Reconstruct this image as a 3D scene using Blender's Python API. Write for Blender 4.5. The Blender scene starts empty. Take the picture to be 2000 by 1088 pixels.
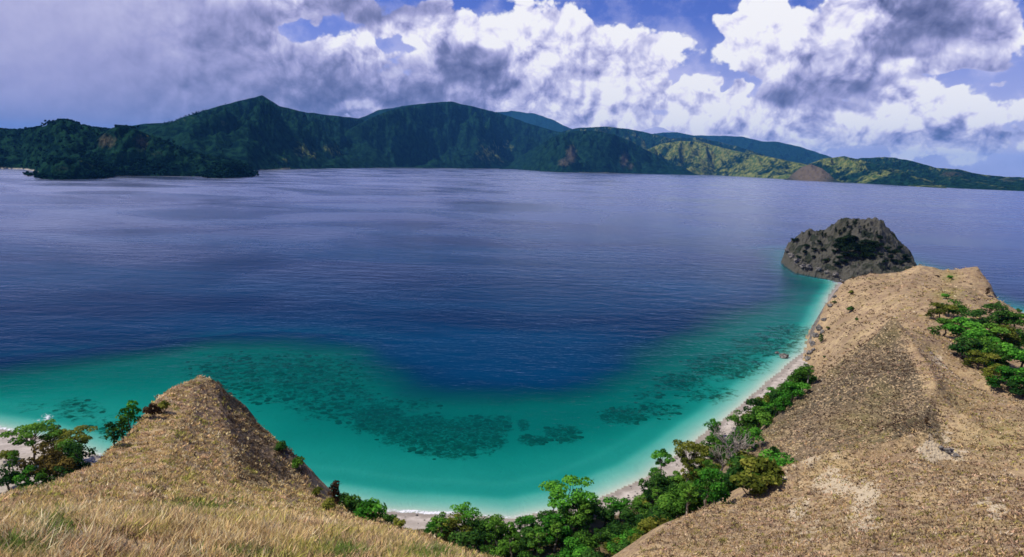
import bpy, math, random
import numpy as np
from mathutils import Matrix, Vector

random.seed(7)
RNG = np.random.default_rng(11)
scene = bpy.context.scene
COL = scene.collection

# ------------------------------------------------------------------ camera
H = 80.0                                   # eye height above the sea, metres
F = 1303.0                                 # focal length for a 2000 px wide picture
PITCH = math.atan(227 / F)
ROLL = math.atan(64 / 2000)
fw = np.array([0, math.cos(PITCH), -math.sin(PITCH)])
_r0 = np.array([1.0, 0, 0]); _u0 = np.array([0, math.sin(PITCH), math.cos(PITCH)])
rt = math.cos(ROLL) * _r0 + math.sin(ROLL) * _u0
up = -math.sin(ROLL) * _r0 + math.cos(ROLL) * _u0
cam_data = bpy.data.cameras.new('camera')
cam = bpy.data.objects.new('camera', cam_data); COL.objects.link(cam)
cam_data.sensor_width = 36.0
cam_data.lens = 36.0 * F / 2000.0
cam_data.clip_start = 0.5
cam_data.clip_end = 90000
M = Matrix.Identity(4)
for i in range(3):
    M[i][0] = rt[i]; M[i][1] = up[i]; M[i][2] = -fw[i]
M[2][3] = H
cam.matrix_world = M
scene.camera = cam

# ------------------------------------------------------------------ sun, exposure
SUN_AZ, SUN_EL = math.radians(-88), math.radians(56)      # azimuth from +Y towards +X
sd = bpy.data.lights.new('sun', 'SUN'); sd.energy = 5.0; sd.angle = math.radians(0.53); sd.color = (1.0, 0.92, 0.80)
sun = bpy.data.objects.new('sun', sd); COL.objects.link(sun)
sdir = Vector((math.cos(SUN_EL) * math.sin(SUN_AZ), math.cos(SUN_EL) * math.cos(SUN_AZ), math.sin(SUN_EL)))
sun.rotation_euler = sdir.to_track_quat('Z', 'Y').to_euler()
sun.location = (-200, -20, 400)
scene.view_settings.view_transform = 'Standard'
scene.view_settings.look = 'None'
scene.view_settings.exposure = 0.0
scene.view_settings.gamma = 1.0
scene.view_settings.use_curve_mapping = False
scene.cycles.use_denoising = True
scene.cycles.max_bounces = 6
scene.cycles.diffuse_bounces = 2
scene.cycles.glossy_bounces = 3
scene.cycles.transparent_max_bounces = 8
scene.cycles.volume_bounces = 0
scene.cycles.filter_width = 1.6

# ------------------------------------------------------------------ pixel <-> world (photo is 2000 x 1088)
def D(px, py): return fw + rt * (px - 1000) / F + up * (544 - py) / F
def P(px, py, r):
    d = D(px, py); return np.array([0, 0, H]) + d * r / math.hypot(d[0], d[1])
def G(px, py, z=0.0):
    d = D(px, py); return np.array([0, 0, H]) + d * (z - H) / d[2]
def azel(px, py):
    d = D(px, py); d = d / np.linalg.norm(d)
    return math.degrees(math.atan2(d[0], d[1])), math.degrees(math.asin(d[2]))

# ------------------------------------------------------------------ node helpers
class NT:
    def __init__(s, tree): s.t = tree
    def n(s, typ, **kw):
        nd = s.t.nodes.new(typ)
        for k, v in kw.items(): setattr(nd, k, v)
        return nd
    def put(s, sock, v):
        if isinstance(v, bpy.types.NodeSocket): s.t.links.new(v, sock)
        elif v is not None: sock.default_value = v
    def math(s, op, a, b=None, c=None, clamp=False):
        nd = s.n('ShaderNodeMath', operation=op, use_clamp=clamp)
        s.put(nd.inputs[0], a)
        if b is not None: s.put(nd.inputs[1], b)
        if c is not None: s.put(nd.inputs[2], c)
        return nd.outputs[0]
    def vec(s, op, a, b=None, c=None):
        nd = s.n('ShaderNodeVectorMath', operation=op)
        s.put(nd.inputs[0], a)
        if b is not None: s.put(nd.inputs[1], b)
        if c is not None: s.put(nd.inputs[2], c)
        return nd.outputs['Value'] if op in ('DOT_PRODUCT', 'LENGTH', 'DISTANCE') else nd.outputs[0]
    def ramp(s, fac, a, b, lo=0.0, hi=1.0, smooth=True):
        nd = s.n('ShaderNodeMapRange', interpolation_type='SMOOTHSTEP' if smooth else 'LINEAR')
        s.put(nd.inputs[0], fac); s.put(nd.inputs[1], a); s.put(nd.inputs[2], b); s.put(nd.inputs[3], lo); s.put(nd.inputs[4], hi)
        return nd.outputs[0]
    def mix(s, fac, a, b, mode='MIX'):
        nd = s.n('ShaderNodeMix', data_type='RGBA', blend_type=mode)
        s.put(nd.inputs[0], fac); s.put(nd.inputs[6], a); s.put(nd.inputs[7], b)
        return nd.outputs[2]
    def noise(s, vec, scale, detail=4, rough=0.55, lac=2.0, dist=0.0, out=0, dim='3D'):
        nd = s.n('ShaderNodeTexNoise', noise_dimensions=dim)
        s.put(nd.inputs['Vector'], vec); nd.inputs['Scale'].default_value = scale; nd.inputs['Detail'].default_value = detail
        nd.inputs['Roughness'].default_value = rough; nd.inputs['Lacunarity'].default_value = lac; nd.inputs['Distortion'].default_value = dist
        return nd.outputs[out]
    def attr(s, name, out='Fac'):
        return s.n('ShaderNodeAttribute', attribute_name=name).outputs[out]
    def pos(s): return s.n('ShaderNodeNewGeometry').outputs['Position']

def rgb(r, g, b): return (r, g, b, 1.0)
def new_mat(name):
    m = bpy.data.materials.new(name); m.use_nodes = True
    m.node_tree.nodes.clear()
    nt = NT(m.node_tree)
    out = nt.n('ShaderNodeOutputMaterial')
    return m, nt, out

# ------------------------------------------------------------------ world: daylight sky with clouds
world = bpy.data.worlds.new('World'); scene.world = world; world.use_nodes = True
wt = world.node_tree; wt.nodes.clear()
W = NT(wt)
wout = W.n('ShaderNodeOutputWorld'); bg = W.n('ShaderNodeBackground')
BGS = 0.10
bg.inputs['Strength'].default_value = BGS
sky = W.n('ShaderNodeTexSky', sky_type='NISHITA'); sky.sun_disc = False
sky.sun_elevation = SUN_EL; sky.sun_rotation = SUN_AZ; sky.altitude = 80; sky.air_density = 1.0; sky.dust_density = 0.4; sky.ozone_density = 3.0
dirv = W.n('ShaderNodeTexCoord').outputs['Generated']
sep = W.n('ShaderNodeSeparateXYZ'); W.put(sep.inputs[0], dirv)
az = W.math('MULTIPLY', W.math('ARCTAN2', sep.outputs[0], sep.outputs[1]), 57.2958)
el = W.math('MULTIPLY', W.math('ARCSINE', sep.outputs[2]), 57.2958)
cmb = W.n('ShaderNodeCombineXYZ'); W.put(cmb.inputs[0], az); W.put(cmb.inputs[1], el)
stretch = W.vec('MULTIPLY', dirv, (1.0, 1.0, 1.15))
warpn = W.noise(stretch, 12.0, 3, 0.5, out=1)
warpn_f = warpn.node.outputs[0]
warp = W.vec('SUBTRACT', warpn, (0.5, 0.5, 0.5))
pt = W.vec('MULTIPLY_ADD', warp, (8.0, 4.6, 0.0), cmb.outputs[0])
CLOUDS = [  # x, y, rx, ry (photo pixels), weight, tone
 (60,90,400,200,1.9,.54),(0,265,480,90,1.4,.42),(320,40,150,110,1.0,.56),(440,60,60,55,1.3,.20),(525,28,45,28,1.2,.20),
 (300,205,130,50,1.0,.30),(410,150,170,80,1.2,.36),(560,8,55,30,1.0,.92),(512,88,55,45,1.0,.80),(690,92,60,32,1.0,.86),
 (600,185,200,38,1.3,.28),(700,216,55,12,1.2,.95),(600,130,80,50,1.0,.42),(750,25,160,32,1.1,.34),(850,62,100,24,1.1,.92),
 (868,102,45,22,1.0,.98),(915,125,52,42,1.7,.14),(950,155,45,20,1.5,.14),(760,140,140,38,1.0,.55),(790,188,160,28,1.1,.34),
 (950,190,120,24,1.0,.55),(1000,55,140,55,1.0,.88),(1110,100,190,58,1.1,.92),(1260,100,100,42,1.0,.92),(1120,140,65,18,1.2,.28),
 (1040,172,120,36,.9,.62),(1100,220,130,28,1.0,.70),(1180,198,26,28,.8,1.),(1255,132,38,34,1.4,1.05),(1262,172,55,20,1.1,.45),
 (1300,192,90,15,1.2,.85),(1358,172,22,22,1.1,1.),(1420,175,22,24,1.4,1.05),(1420,225,80,32,1.2,.95),(1485,235,60,28,.9,.70),
 (1190,242,120,16,1.1,.95),(1330,247,170,13,.9,.85),(1480,15,48,48,1.4,1.0),(1520,80,72,52,1.7,1.05),(1425,98,45,28,1.3,.98),
 (1565,120,80,26,1.1,.50),(1500,138,70,16,.9,.55),(1600,172,110,36,1.2,.36),(1540,197,55,20,1.3,.18),(1580,217,80,12,1.0,.28),
 (1645,128,55,28,1.0,1.),(1690,28,46,46,1.3,.95),(1780,18,90,36,1.3,.40),(1850,52,95,24,1.4,.20),(1740,95,85,20,1.5,.18),
 (1905,40,65,45,1.0,.32),(1885,82,75,20,1.0,.92),(1880,122,75,16,1.0,.50),(1985,40,35,40,1.0,.95),(1830,132,80,15,.9,.92),
 (1745,198,40,26,1.4,1.05),(1790,237,85,22,1.4,1.0),(1836,220,24,26,1.4,1.05),(1890,241,36,17,1.2,1.0),(1640,246,130,22,1.1,.78),
 (1800,266,150,9,.9,.50),(1700,277,200,13,.8,.72),(1945,171,22,7,.55,.45),(1900,205,120,30,.42,.85),(1420,262,260,8,.8,.8),(1960,262,110,40,.55,.80),(1600,285,300,22,.6,.82),(1330,232,480,40,.45,.80),(420,250,360,60,.7,.36),(1150,180,260,60,.35,.75),(1620,120,160,70,.35,.8),(1800,80,190,80,.4,.5),
]
acc = None
pt0 = pt
for ci, (x, y, rx, ry, wgt, tone) in enumerate(CLOUDS):
    if ci % 6 == 0 and acc is not None: pt = W.vec('MULTIPLY_ADD', acc, (0.0, 0.0, 0.0), pt0)   # keeps the shader's working set small
    a, e = azel(x, y); ka = 0.0425 * 1.0
    ix, iy = 1 / (rx * ka), 1 / (ry * ka)
    q = W.vec('MULTIPLY_ADD', pt, (ix, iy, 0), (-a * ix, -e * iy, 0))
    d2 = W.vec('DOT_PRODUCT', q, q); w = W.math('POWER', 0.40, W.math('MULTIPLY', d2, d2))
    c = W.vec('MULTIPLY_ADD', q, (0, 0.10 * wgt, 0), (wgt, wgt * tone, 0))
    acc = W.vec('MULTIPLY_ADD', c, w, acc if acc is not None else (0.0, 0.0, 0.0))
sa = W.n('ShaderNodeSeparateXYZ'); W.put(sa.inputs[0], acc)
# outside the picture broken cloud carries on, thinned for bluer fill and reflections
side = W.ramp(W.math('MAXIMUM', W.math('ABSOLUTE', az), W.math('MULTIPLY', el, 2.6)), 40, 60)
big = W.noise(stretch, 3.2, 3, 0.5)
gen = W.math('MULTIPLY', side, W.math('MULTIPLY', big, 0.62))
cov0 = W.math('ADD', sa.outputs[0], gen)
ton0 = W.math('ADD', sa.outputs[1], W.math('MULTIPLY', gen, 0.62))
tone = W.math('MULTIPLY_ADD', W.math('DIVIDE', ton0, W.math('MAXIMUM', cov0, 0.05)), 1.22, -0.13)
def billow(vec):
    vo = W.n('ShaderNodeTexVoronoi', feature='F1', voronoi_dimensions='2D')
    W.put(vo.inputs['Vector'], vec); vo.inputs['Scale'].default_value = 21.0; vo.inputs['Detail'].default_value = 3.0
    vo.inputs['Roughness'].default_value = 0.52; vo.inputs['Lacunarity'].default_value = 2.3
    return W.math('SUBTRACT', 1.0, vo.outputs['Distance'])
wisp = W.noise(stretch, 16.0, 6, 0.58, 2.1)
dom = W.vec('SCALE', dirv); W.put(dom.node.inputs['Scale'], W.math('DIVIDE', 1.0, W.math('ADD', W.math('MAXIMUM', sep.outputs[2], 0.0), 1.0)))
bst = W.vec('MULTIPLY_ADD', warp, (0.035, 0.035, 0.0), dom)
b1 = billow(bst); b2 = billow(W.vec('MULTIPLY_ADD', dom, (-0.014, -0.014, 0.0), W.vec('ADD', bst, (-0.006, 0.0, 0.0))))
f1 = W.math('ADD', W.math('MULTIPLY', b1, 0.55), W.math('MULTIPLY', wisp, 0.55)); f2 = W.math('ADD', W.math('MULTIPLY', b2, 0.55), W.math('MULTIPLY', wisp, 0.55))
relief = W.math('SUBTRACT', f1, f2)
soft = W.ramp(W.math('ADD', az, W.math('MULTIPLY', W.math('SUBTRACT', warpn_f, 0.5), 14.0)), -34, -12, 0.12, 1.0)     # rain veil at the left is smooth
cov = W.math('ADD', cov0, W.math('MULTIPLY', W.math('SUBTRACT', f1, 0.515), 1.6))
alpha = W.ramp(cov, 0.36, 0.66)
rim = W.ramp(cov, 0.4, 1.3, 0.10, -0.02)
bump = W.math('MULTIPLY', W.math('MULTIPLY', relief, W.ramp(tone, 0.3, 0.9, 0.5, 1.35)), soft)
fine = W.math('MULTIPLY', W.math('MULTIPLY', W.math('SUBTRACT', f1, 0.5), 0.34), soft)
t2 = W.math('ADD', W.math('ADD', tone, bump), W.math('ADD', rim, fine), clamp=True)
cr = W.n('ShaderNodeValToRGB'); W.put(cr.inputs[0], t2)
els = cr.color_ramp.elements
els[0].position = 0.0; els[0].color = rgb(.10, .115, .25)
els[1].position = 1.0; els[1].color = rgb(1.0, .985, 1.0)
for p_, c_ in ((.25, (.21, .225, .42)), (.45, (.39, .385, .65)), (.70, (.66, .645, .87)), (.86, (.88, .85, .985))):
    ee = els.new(p_); ee.color = rgb(*c_)
cloud = W.vec('SCALE', cr.outputs[0]); cloud.node.inputs['Scale'].default_value = 1.0 / BGS
skyc = W.mix(1.0, sky.outputs[0], rgb(0.46, 0.50, 1.12), 'MULTIPLY')
hz = W.ramp(el, 0.0, 11.5, 0.75, 0.0, smooth=False)
skyc = W.mix(hz, skyc, rgb(7.4, 7.0, 9.6))
veil = W.math('MULTIPLY', W.ramp(W.math('ADD', wisp, W.math('MULTIPLY', cov0, 0.10)), 0.46, 0.70), W.ramp(el, 3.0, 12.0, 0.75, 0.30))
skyc = W.mix(veil, skyc, rgb(7.0, 6.8, 9.6))
final = W.mix(alpha, skyc, cloud)
W.put(bg.inputs['Color'], final); wt.links.new(bg.outputs[0], wout.inputs['Surface'])
world.cycles.sampling_method = 'MANUAL'; world.cycles.sample_map_resolution = 1024

# ------------------------------------------------------------------ numpy noise
_perm = np.random.default_rng(3).permutation(4096)
_ang = np.random.default_rng(4).random(4096) * 2 * np.pi
_gx, _gy = np.cos(_ang), np.sin(_ang)
def perlin(x, y):
    xi = np.floor(x).astype(np.int64); yi = np.floor(y).astype(np.int64)
    xf = x - xi; yf = y - yi
    u = xf * xf * xf * (xf * (xf * 6 - 15) + 10); v = yf * yf * yf * (yf * (yf * 6 - 15) + 10)
    def g(i, j, dx, dy):
        h = _perm[(_perm[i & 4095] + j) & 4095]
        return _gx[h] * dx + _gy[h] * dy
    a = g(xi, yi, xf, yf); b = g(xi + 1, yi, xf - 1, yf); c = g(xi, yi + 1, xf, yf - 1); d = g(xi + 1, yi + 1, xf - 1, yf - 1)
    return ((a + u * (b - a)) * (1 - v) + (c + u * (d - c)) * v) * 1.4
def fbm(x, y, o=4, gain=0.5):
    s = 0; a = 1; t = 0
    for k in range(o):
        s = s + a * perlin(x * 2 ** k + 17.3 * k, y * 2 ** k - 9.1 * k); t += a; a *= gain
    return s / t
def ridged(x, y, o=4, gain=0.5):
    s = 0; a = 1; t = 0
    for k in range(o):
        s = s + a * (1 - 2 * np.abs(perlin(x * 2 ** k + 31.7 * k, y * 2 ** k + 5.3 * k))); t += a; a *= gain
    return s / t
def sstep(x, a, b):
    t = np.clip((x - a) / (b - a), 0, 1); return t * t * (3 - 2 * t)

# ------------------------------------------------------------------ mesh helpers
def make_obj(name, verts, faces, mat, parent=None, smooth=True, attrs=None, kind=None, label=None):
    me = bpy.data.meshes.new(name)
    v = np.ascontiguousarray(verts, np.float32); f = np.ascontiguousarray(faces, np.int32)
    n = f.shape[1]
    me.vertices.add(len(v)); me.vertices.foreach_set('co', v.ravel())
    me.loops.add(f.size); me.loops.foreach_set('vertex_index', f.ravel())
    me.polygons.add(len(f)); me.polygons.foreach_set('loop_start', np.arange(0, f.size, n, dtype=np.int32))
    me.polygons.foreach_set('loop_total', np.full(len(f), n, np.int32))
    me.polygons.foreach_set('use_smooth', np.full(len(f), smooth, bool))
    me.update(calc_edges=True)
    for k, a in (attrs or {}).items():
        a = np.ascontiguousarray(a, np.float32)
        if a.ndim == 1:
            at = me.attributes.new(k, 'FLOAT', 'POINT'); at.data.foreach_set('value', a)
        else:
            if a.shape[1] == 3: a = np.concatenate([a, np.ones((len(a), 1), np.float32)], 1)
            at = me.attributes.new(k, 'FLOAT_COLOR', 'POINT'); at.data.foreach_set('color', np.ascontiguousarray(a).ravel())
    for mm in (mat if isinstance(mat, (list, tuple)) else [mat]): me.materials.append(mm)
    o = bpy.data.objects.new(name, me); COL.objects.link(o)
    if parent: o.parent = parent
    if kind: o['kind'] = kind
    if label: o['label'] = label
    return o
def grid_faces(nr, nc):
    i = np.arange(nr - 1)[:, None] * nc + np.arange(nc - 1)[None, :]
    return np.stack([i, i + 1, i + 1 + nc, i + nc], -1).reshape(-1, 4)

# ------------------------------------------------------------------ near land: surfaces of the grassy hills
def pt3(e): return P(*e[1:]) if e[0] == 'p' else np.array(e[1:], float)
def p(*a): return ('p',) + a
def w(*a): return ('w',) + a
class Hill:
    def __init__(s, name, poly, inner, slope, soft=3.0, lam=0.0):
        s.rag = 1.0 if name in ('foreground', 'plateau') else .5; s.name = name; s.slope = slope; s.soft = soft
        s.poly = np.array([pt3(e) for e in poly]); pts = np.array([pt3(e) for e in list(poly) + list(inner)])
        s.c = pts[:, :2]; n = len(pts)
        A = np.zeros((n + 3, n + 3)); A[:n, :n] = s.k(s.c[:, None, :] - s.c[None]) + np.eye(n) * lam
        A[:n, n] = 1; A[:n, n + 1:] = s.c; A[n, :n] = 1; A[n + 1:, :n] = s.c.T
        s.wt = np.linalg.solve(A, np.concatenate([pts[:, 2], np.zeros(3)]))
    @staticmethod
    def k(d):
        r2 = (d ** 2).sum(-1) + 4.0; return r2 * np.log(r2)
    def surf(s, x, y):
        z = s.wt[-3] + s.wt[-2] * x + s.wt[-1] * y
        for (cx, cy), q in zip(s.c, s.wt):
            r2 = (x - cx) ** 2 + (y - cy) ** 2 + 4.0; z = z + q * r2 * np.log(r2)
        return z
    def outside(s, x, y):
        """distance outside the outline (0 inside), nearest outline point"""
        bd = np.full(x.shape, 1e18); bx = x.copy(); by = y.copy(); ins = np.zeros(x.shape, bool)
        Q = s.poly[:, :2]
        for i in range(len(Q)):
            ax, ay = Q[i]; cx, cy = Q[(i + 1) % len(Q)]
            ex, ey = cx - ax, cy - ay
            t = np.clip(((x - ax) * ex + (y - ay) * ey) / (ex * ex + ey * ey), 0, 1)
            nx, ny = ax + t * ex, ay + t * ey
            d = (x - nx) ** 2 + (y - ny) ** 2; m = d < bd
            bd = np.where(m, d, bd); bx = np.where(m, nx, bx); by = np.where(m, ny, by)
            cr_ = (ay > y) != (cy > y)
            with np.errstate(divide='ignore', invalid='ignore'):
                ins ^= cr_ & (x < ax + (y - ay) / (cy - ay if cy != ay else 1e-9) * ex)
        d = np.sqrt(bd); return np.where(ins, 0, d), np.where(ins, x, bx), np.where(ins, y, by), np.where(ins, -d, d)
    def height(s, x, y):
        d, nx, ny, sd_ = s.outside(x, y)
        rag = s.rag * (1.6 * fbm(x / 8, y / 8, 3) + .7 * fbm(x / 2.2, y / 2.2, 2)); d = np.clip(d + np.where(d > 0, rag, 0), 0, None)
        return s.surf(nx, ny) - s.slope * (np.sqrt(d * d + s.soft ** 2) - s.soft), sd_

HILLS = [
 Hill('foreground', [w(-95,12,60),p(-60,968,46),p(0,950,49),p(60,937,53),p(110,925,58),p(160,905,64),p(200,885,70),p(250,845,79),p(300,790,89),p(340,748,98),p(365,732,102),
   p(390,726,104),p(415,731,104),p(440,755,103),p(485,805,100),p(535,850,96),p(570,905,91),p(600,958,86),p(650,975,81),p(700,992,77),p(750,1015,72),p(800,1035,67),p(850,1058,62),
   p(900,1078,58),p(970,1096,53),p(1060,1180,40),w(8,14,65),w(12,0,69),w(12,-50,69),w(-70,-50,66)],
   [p(0,1088,14),p(250,1088,14),p(500,1088,14),p(750,1088,17),p(880,1088,26),p(120,1010,27),p(200,970,40),p(320,960,46),p(400,1000,34),p(600,1030,35),p(700,1040,42),
    p(330,880,70),p(380,815,86),p(385,770,96),p(440,860,82),p(500,940,70),p(480,860,90),p(300,920,57),w(0,0,71.5)], 1.7, 2.0),
 Hill('right', [p(1262,1092,70),p(1300,1050,76),p(1350,1010,84),p(1400,985,90),p(1450,968,95),p(1490,945,100),p(1530,905,106),p(1600,880,110),p(1700,857,114),p(1760,843,116),
   p(1810,837,117),p(1850,866,116),p(1900,892,114),p(1960,902,114),p(2060,915,112),w(150,80,45),w(120,0,56),w(30,-20,66),w(14,4,66),p(1330,1220,48)],
   [p(1600,1088,62),p(1800,1088,60),p(2000,1088,58),p(1400,1088,67),p(1650,980,88),p(1800,945,90),p(1950,980,82),p(1500,1030,80),p(1700,900,103),p(1830,890,104),w(40,10,62)], 1.15, 2.5),
 Hill('pyramid', [p(1745,613,202),p(1720,633,199),p(1690,660,195),p(1650,690,189),p(1605,728,180),p(1560,775,169),p(1520,822,159),p(1490,855,151),p(1478,880,146),p(1505,905,140),
   p(1560,920,130),p(1700,890,122),p(1800,880,120),p(1900,905,118),p(2050,930,115),w(160,120,34),p(2080,790,168),p(2000,764,174),p(1930,744,181),p(1885,722,187),p(1845,692,193),p(1800,650,199),p(1770,627,202)],
   [p(1800,700,180),p(1740,700,172),p(1690,740,165),p(1840,770,161),p(1760,800,148),p(1640,800,152),p(1580,850,142),p(1900,790,154),p(1950,840,138),p(2000,860,130),p(1850,830,139),p(1690,840,135)], 1.5, 1.5),
 Hill('plateau', [p(1576,705,300),p(1592,672,318),p(1608,630,340),p(1625,590,358),p(1645,558,374),p(1657,541,386),p(1700,530,392),p(1760,522,396),p(1795,514,398),p(1825,514,398),
   p(1836,520,396),p(1860,518,398),p(1908,516,398),p(1922,535,392),p(1928,560,380),p(1945,577,374),p(2000,611,362),p(2100,660,345),w(290,210,14),p(2100,800,205),p(2000,775,212),p(1900,730,222),p(1830,690,230),
   p(1745,640,235),p(1660,720,226),p(1600,760,232),p(1560,770,246)],
   [p(1740,575,330),p(1700,620,290),p(1650,650,290),p(1800,560,345),p(1860,560,345),p(1830,600,300),p(1800,640,265),p(1860,650,268),p(1950,620,310),p(1950,700,250),p(1700,560,350),p(1620,690,290)], 2.6, 3.0),
]
# islet: rocky head off the end of the point
def isl(px, py, r): return p(px, py, r)
HILLS.append(Hill('islet', [p(1538,490,632),p(1546,505,600),p(1560,519,575),p(1590,524,566),p(1620,534,556),p(1650,545,540),p(1720,548,500),p(1800,540,520),p(1787,517,640),p(1772,497,690),p(1700,470,720),p(1600,468,690),p(1548,476,660)],
   [p(1548,464,640),p(1560,455,642),p(1580,448,640),p(1598,452,640),p(1614,464,634),p(1624,462,640),p(1637,443,644),p(1650,432,646),p(1668,429,646),p(1700,430,644),p(1715,437,642),p(1730,450,638),p(1750,472,634),p(1768,495,630),
    p(1600,495,600),p(1650,500,585),p(1620,470,616),p(1650,470,612),p(1700,470,606),p(1740,500,592),p(1700,500,580),p(1690,515,566),p(1700,440,640),p(1560,480,622)], 4.5, 1.5))

COAST = np.array([[-610.2, 286.1], [-385.5, 239.7], [-245.9, 203.2], [-144.9, 179.6], [-126.3, 174.0], [-108.3, 165.4], [-89.4, 154.8], [-64.2, 147.8], [-43.7, 145.5], [-26.5, 141.6], [1.7, 139.9], [20.1, 148.1], [38.0, 163.9], [59.5, 191.5], [81.0, 220.3], [106.9, 255.9], [131.5, 288.9], [155.3, 328.8], [175.5, 365.4], [204.5, 422.9], [237.2, 478.3], [263.6, 528.4], [276.8, 593.3], [308.1, 682.2], [353.8, 688.5], [359.9, 603.2], [320.0, 502.4], [303.2, 436.9], [309.0, 394.8], [354.9, 334.0], [461.2, 253.5], [1109.9, 188.1], [900, -400], [-700, -400]], float)
REEF = np.array([G(x, y)[:2] for x, y in [(-250,775),(0,742),(150,722),(330,697),(430,684),(520,681),(620,695),(690,735),(760,775),(850,793),(1000,797),(1130,790),(1220,770),(1290,735),(1340,695),(1400,655),(1480,622),(1545,596),(1580,560),(1560,540)]])
REEF = np.concatenate([REEF, [[247.8, 621.3], [276.5, 688.5], [330.8, 717.4], [388.7, 693.2], [377.3, 583.8], [338.3, 493.6], [322.5, 438.6], [331.7, 405.2], [372.2, 351.4], [485.2, 276.8], [1109.7, 237.3], [900, -400], [-700, -400]]])
def poly_sd(Q, x, y):
    bd = np.full(x.shape, 1e18); ins = np.zeros(x.shape, bool)
    for i in range(len(Q)):
        ax, ay = Q[i]; cx, cy = Q[(i + 1) % len(Q)]; ex, ey = cx - ax, cy - ay
        t = np.clip(((x - ax) * ex + (y - ay) * ey) / (ex * ex + ey * ey), 0, 1)
        bd = np.minimum(bd, (x - ax - t * ex) ** 2 + (y - ay - t * ey) ** 2)
        c_ = (ay > y) != (cy > y)
        ins ^= c_ & (x < ax + (y - ay) / (cy - ay if cy != ay else 1e-9) * ex)
    return np.where(ins, 1, -1) * np.sqrt(bd)
def sea_depth(x, y):
    """positive depth below the sea; negative on land"""
    wob = 1.6 * fbm(x / 22, y / 22, 3)
    dc = -poly_sd(COAST, x, y) + wob * 0.5          # >0 in water
    dr = poly_sd(REEF, x, y) + 12 * fbm(x / 45 + 7, y / 45, 4)     # >0 on the reef flat
    t = np.clip(dc, 0, None) / (np.clip(dc, 0, None) + np.clip(dr, 0.0, None) + 1e-3)
    flat = np.minimum(dc * 0.12, 0.95) + 0.9 * sstep(dc, 8, 12) + 2.2 * sstep(t, 0.15, 1.0) - 0.22 * np.exp(-((dc - 17) / 1.3) ** 2)
    deep = np.clip(-dr, 0, None)
    d = flat + deep * 0.16 + deep * deep * 0.0045
    return np.where(dc > 0, np.minimum(d, 60), dc * 0.10), dc
CRESTS = {  # hill: (crest line, depth of the hollow beside it, its distance)
 0: [([p(260,960,48),p(300,900,62),p(345,820,83),p(375,748,98),p(392,722,104)], .7, 5.0), ([p(415,744,103),p(450,830,90),p(500,915,76),p(560,985,66)], .6, 4.0)],
 1: [([p(1530,905,106),p(1600,880,110),p(1700,857,114),p(1760,843,116),p(1810,837,117),p(1850,866,116),p(1900,892,114),p(1960,902,114)], 1.5, 4.5), ([p(1810,837,117),p(1790,900,104),p(1720,980,86),p(1640,1060,70)], 1.0, 7.0)],
 2: [([p(1745,613,202),p(1785,640,195),p(1812,675,185),p(1824,747,167),p(1800,800,150),p(1740,830,138)], 2.4, 8.0), ([p(1824,747,167),p(1880,790,156),p(1950,840,140)], 1.2, 6.0), ([p(1690,660,195),p(1640,760,165),p(1620,850,146)], .8, 6.0)],
 3: [([p(1795,514,398),p(1768,555,345),p(1752,600,300),p(1745,640,240)], 1.3, 9.0), ([p(1908,516,398),p(1880,560,345),p(1850,600,300)], .7, 8.0), ([p(1700,530,392),p(1680,600,320),p(1640,660,300)], .8, 8.0)],
}
CRESTS = {k: [(np.array([pt3(e)[:2] for e in ln]), a, w_) for ln, a, w_ in v] for k, v in CRESTS.items()}
def crest_cut(i, x, y):
    z = 0
    for ln, a, w_ in CRESTS.get(i, ()):
        bd = np.full(x.shape, 1e18)
        wx = x + .8 * fbm(x / 9, y / 9, 2); wy = y + .8 * fbm(x / 9 + 30, y / 9, 2)
        for (ax, ay), (cx, cy) in zip(ln[:-1], ln[1:]):
            ex, ey = cx - ax, cy - ay; t = np.clip(((wx - ax) * ex + (wy - ay) * ey) / (ex * ex + ey * ey), 0, 1)
            bd = np.minimum(bd, (wx - ax - t * ex) ** 2 + (wy - ay - t * ey) ** 2)
        q = np.sqrt(bd) / w_; z = z - a * q * np.exp(1 - q)
    return z
APPARENT = 0.28       # sea floor built at its apparent (refracted) depth; the water's tint uses the real depth
def land(x, y, full=False):
    """height, index of the hill on top (-1 bench), signed distance from that hill's outline"""
    dep, dc = sea_depth(x, y)
    li = -dc
    z = np.where(dc > 0, -dep * APPARENT, np.minimum(li * 0.11, 1.3) + np.clip(li - 12, 0, None) * 0.05 + 0.25 * fbm(x / 6, y / 6, 3) * sstep(li, 3, 12))
    who = np.full(x.shape, -1); sdist = np.full(x.shape, 99.0)
    for i, h in enumerate(HILLS):
        hzv, sd_ = h.height(x, y)
        sc = (0.45, .6, .5, .8, 2.0)[i]; hzv = hzv + crest_cut(i, x, y)
        rel = sc * (0.55 * fbm(x / 9 + i, y / 9, 4) + 0.5 * fbm(x / 28, y / 28 + i, 2))
        if i == 2: rel = rel + 0.7 * ridged((x * 0.8 + y * 0.3) / 11, (y - x * 0.2) / 36, 3)
        if i == 4: rel = rel * .6 + 11.0 * ridged(x / 38, y / 38, 4, .6) + 5.5 * ridged((x + y * .4) / 12, (y - x * .4) / 12 + 3, 4, .6) - 11.5
        fade = sstep(-sd_, -6, 8) if i != 4 else 0.8
        hzv = hzv + rel * (0.35 + 0.65 * fade)
        m = hzv > z
        z = np.where(m, hzv, z); who = np.where(m, i, who); sdist = np.where(m, sd_, sdist)
    return (z, who, sdist, dc) if full else z
#ENDLAND

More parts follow.
